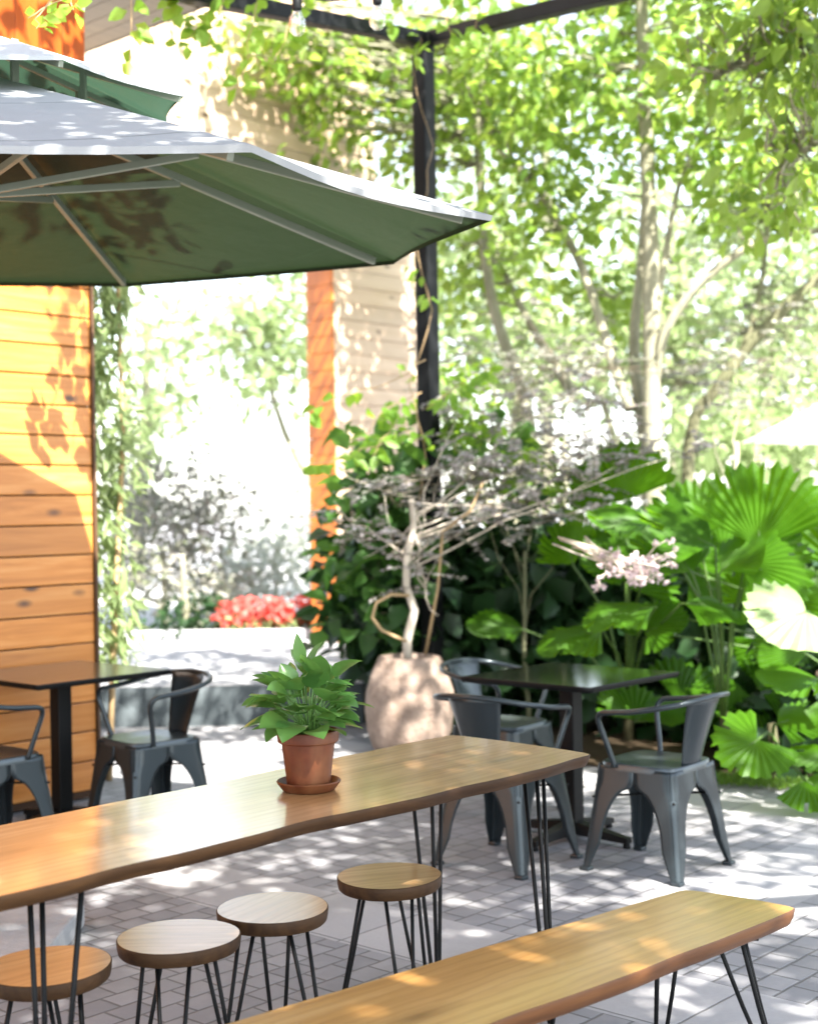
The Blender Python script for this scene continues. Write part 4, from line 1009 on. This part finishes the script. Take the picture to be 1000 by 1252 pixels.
# ================================================================== VINES
def spray(name, label, anchor, paths, L, n_per, mat, ratio=.8, seed=1, group=None):
    t = thing(name, label, 'vine', anchor, 0, group); b = MB(); pos, dr = [], []
    rr = random.Random(seed)
    for path in paths:
        ps = []
        for a, e in zip(path[:-1], path[1:]): ps += wander(a, e, 4, .02, rr.randint(0, 999))[:-1]
        ps.append(path[-1]); b.tube([p - anchor for p in ps], [.004 - .0025 * i / len(ps) for i in range(len(ps))], 5)
        for i in range(n_per):
            k = rr.uniform(.15, 1) * (len(ps) - 1); p = ps[int(k)].lerp(ps[min(int(k) + 1, len(ps) - 1)], k % 1)
            pos.append(tuple(p)); dr.append((rr.gauss(0, .7), rr.gauss(-.1, .5), rr.gauss(-.35, .5)))
    b.build('stem', M_twig, t); pos, dr = np.array(pos), np.array(dr); n = len(pos); ln = L * rng.uniform(.7, 1.25, n)
    up = rng.normal(size=(n, 3)) * .5 + np.array([.1, -1, .7]); leaves('foliage', pos + norm(dr) * .02, dr, up, ln, ln * ratio, mat, t, .12, .2, origin=anchor); return t
spray('hanging_vine', 'vine twining up the black pergola post', PP + V((0, -.1, 0)), [[P(505, 640, 9.0), P(520, 560, 9.1), P(500, 470, 9.1), P(528, 380, 9.15), P(508, 290, 9.15), P(530, 180, 9.15), P(506, 90, 9.15), P(515, 45, 9.1)],
    [P(520, 540, 9.1), P(480, 520, 8.9), P(455, 560, 8.8)], [P(515, 480, 9.1), P(470, 500, 8.9), P(430, 560, 8.8)], [P(520, 500, 9.1), P(560, 470, 9.0), P(600, 450, 9.0)]], .10, 24, ML_vine, .5, 2)
spray('hanging_vine', 'vine sprig with lobed leaf dangling in front of the orange pillar', P(520, 440, 8.4), [[P(520, 440, 8.4), P(470, 470, 8.2), P(400, 490, 8.0), P(372, 505, 8.0)], [P(470, 540, 8.4), P(420, 560, 8.2), P(350, 575, 8.1)]], .085, 9, ML_vine, .75, 6)
spray('hanging_vine', 'vine sprig with pale leaves hanging beside the plywood eave', P(110, -30, 5.2), [[P(110, -30, 5.2), P(75, 0, 5.1), P(35, 22, 5.1)], [P(100, -20, 5.2), P(55, 10, 5.0), P(45, 35, 5.0)], [P(90, -25, 5.2), P(90, 12, 5.1)]], .055, 8, ML_vine, .8, 9)
spray('hanging_vine', 'vine strand from the roof eave, hidden leaves added to shadow the timber wall', V((-1.25, 6.9, 4.45)), [[V((-1.25, 6.9, 4.45)), V((-1.28, 6.75, 3.6)), V((-1.30, 6.68, 2.75))], [V((-1.27, 6.8, 3.5)), V((-1.40, 6.60, 2.95)), V((-1.45, 6.56, 2.8))], [V((-1.27, 6.8, 3.5)), V((-1.22, 6.78, 3.0)), V((-1.20, 6.78, 2.72))]], .10, 26, ML_vine, .75, 17)  # lower leaves sit out of view to cast leaf shadows on the wall
spray('hanging_vine', 'leafy vine trailing along the pergola beam above the parasol', P(300, -60, 7.6), [[P(300, -60, 7.6), P(270, 10, 7.5), P(250, 70, 7.4)], [P(330, -50, 7.7), P(310, 30, 7.5), P(290, 110, 7.4)], [P(230, -60, 7.5), P(225, -10, 7.4), P(200, 25, 7.4)], [P(380, -40, 7.8), P(350, 40, 7.6), P(330, 90, 7.5)], [P(300, -50, 7.7), P(250, 20, 7.6), P(215, 60, 7.5)]], .085, 20, ML_vine, .75, 12)
spray('hanging_vine', 'vine leaves bunched at the top of the pergola post', P(500, -30, 8.8), [[P(500, -30, 8.8), P(485, 15, 8.7), P(480, 30, 8.6)], [P(560, -30, 8.9), P(545, 30, 8.7), P(560, 60, 8.7)], [P(600, -30, 8.7), P(580, 40, 8.7), P(600, 80, 8.7)]], .10, 12, ML_vine, .7, 15)

# ================================================================== OVERHEAD CANOPY out of view, its leaves placed to shade chosen patio patches
shade = [  # ground patches (x0,x1,y0,y1, leaf-area index)
    (-2.6, .6, 1.2, 4.4, 5.5), (-1.7, .6, 4.4, 5.6, 5.0), (.6, 1.6, 1.2, 5.0, 3.0), (1.6, 2.6, 1.2, 5.0, 2.0), (-.5, 1.0, 5.6, 7.2, 3.4), (1.0, 2.3, 5.6, 7.2, 1.7), (-.95, -.5, 5.6, 7.2, 3.0), (-.7, .6, 7.2, 9.2, 1.6), (.6, 3.4, 7.2, 9.6, .85), (-.6, .6, 9.2, 11.0, 2.2), (.6, 3.0, 9.6, 11, 1.6), (-3.6, -.4, 9.4, 13, 1.8), (-3.3, -1.78, 5.0, 6.2, 6.0), (-3.3, -2.3, 6.2, 6.8, 3.5), (-3.2, -2.2, 7.75, 8.2, 1.3)]
pos = []
LA = .0042
for x0, x1, y0, y1, lai in shade:
    k = int((x1 - x0) * (y1 - y0) * lai / LA / 8)
    g = np.stack([rng.uniform(x0, x1, k), rng.uniform(y0, y1, k)], 1); h = rng.uniform(4.7, 6.2, k)
    hole = np.hypot(g[:, 0] - 1.52, g[:, 1] - 7.6) < .42; g, h = g[~hole], h[~hole]
    c = np.stack([g[:, 0] + h * KX, g[:, 1] + h * KY, h], 1)
    yy = np.maximum(c[:, 1], .05); vis = (c[:, 1] > .3) & (np.abs(c[:, 0]) / yy < .34) & ((c[:, 2] - 1.5) / yy < .42)
    pos.append(c[~vis])
pos = np.concatenate(pos)
r5 = V((4.6, 3.4, 0)); t = thing('shade_tree', 'unseen tree over the patio, its crown shaped to throw dappled shade on the tables', 'tree', r5)
b = MB()
for k, e in enumerate(((1.6, 1.0, 5.2), (3.2, .5, 5.4), (3.4, 3.6, 5.3), (4.4, 1.8, 5.6), (3.6, 5.4, 5.4), (2.2, 2.6, 5.5))):
    b.tube([V((0, 0, 0)), V((-.02, .02, 1.4)), V((-.1, 0, 3.0)), (V(e) - r5).lerp(V((-.1, 0, 3.0)), .4), V(e) - r5], [.15, .13, .11, .06, .02], 9)
b.build('trunk', M_bark, t)
leaves('crown', *cluster_leaves(pos, 8, .11, .11, .6, -.2), m_leaf('shading leaf', (.05, .08, .03), (.10, .14, .06), .14, (.2, .24, .12)), t, origin=r5)
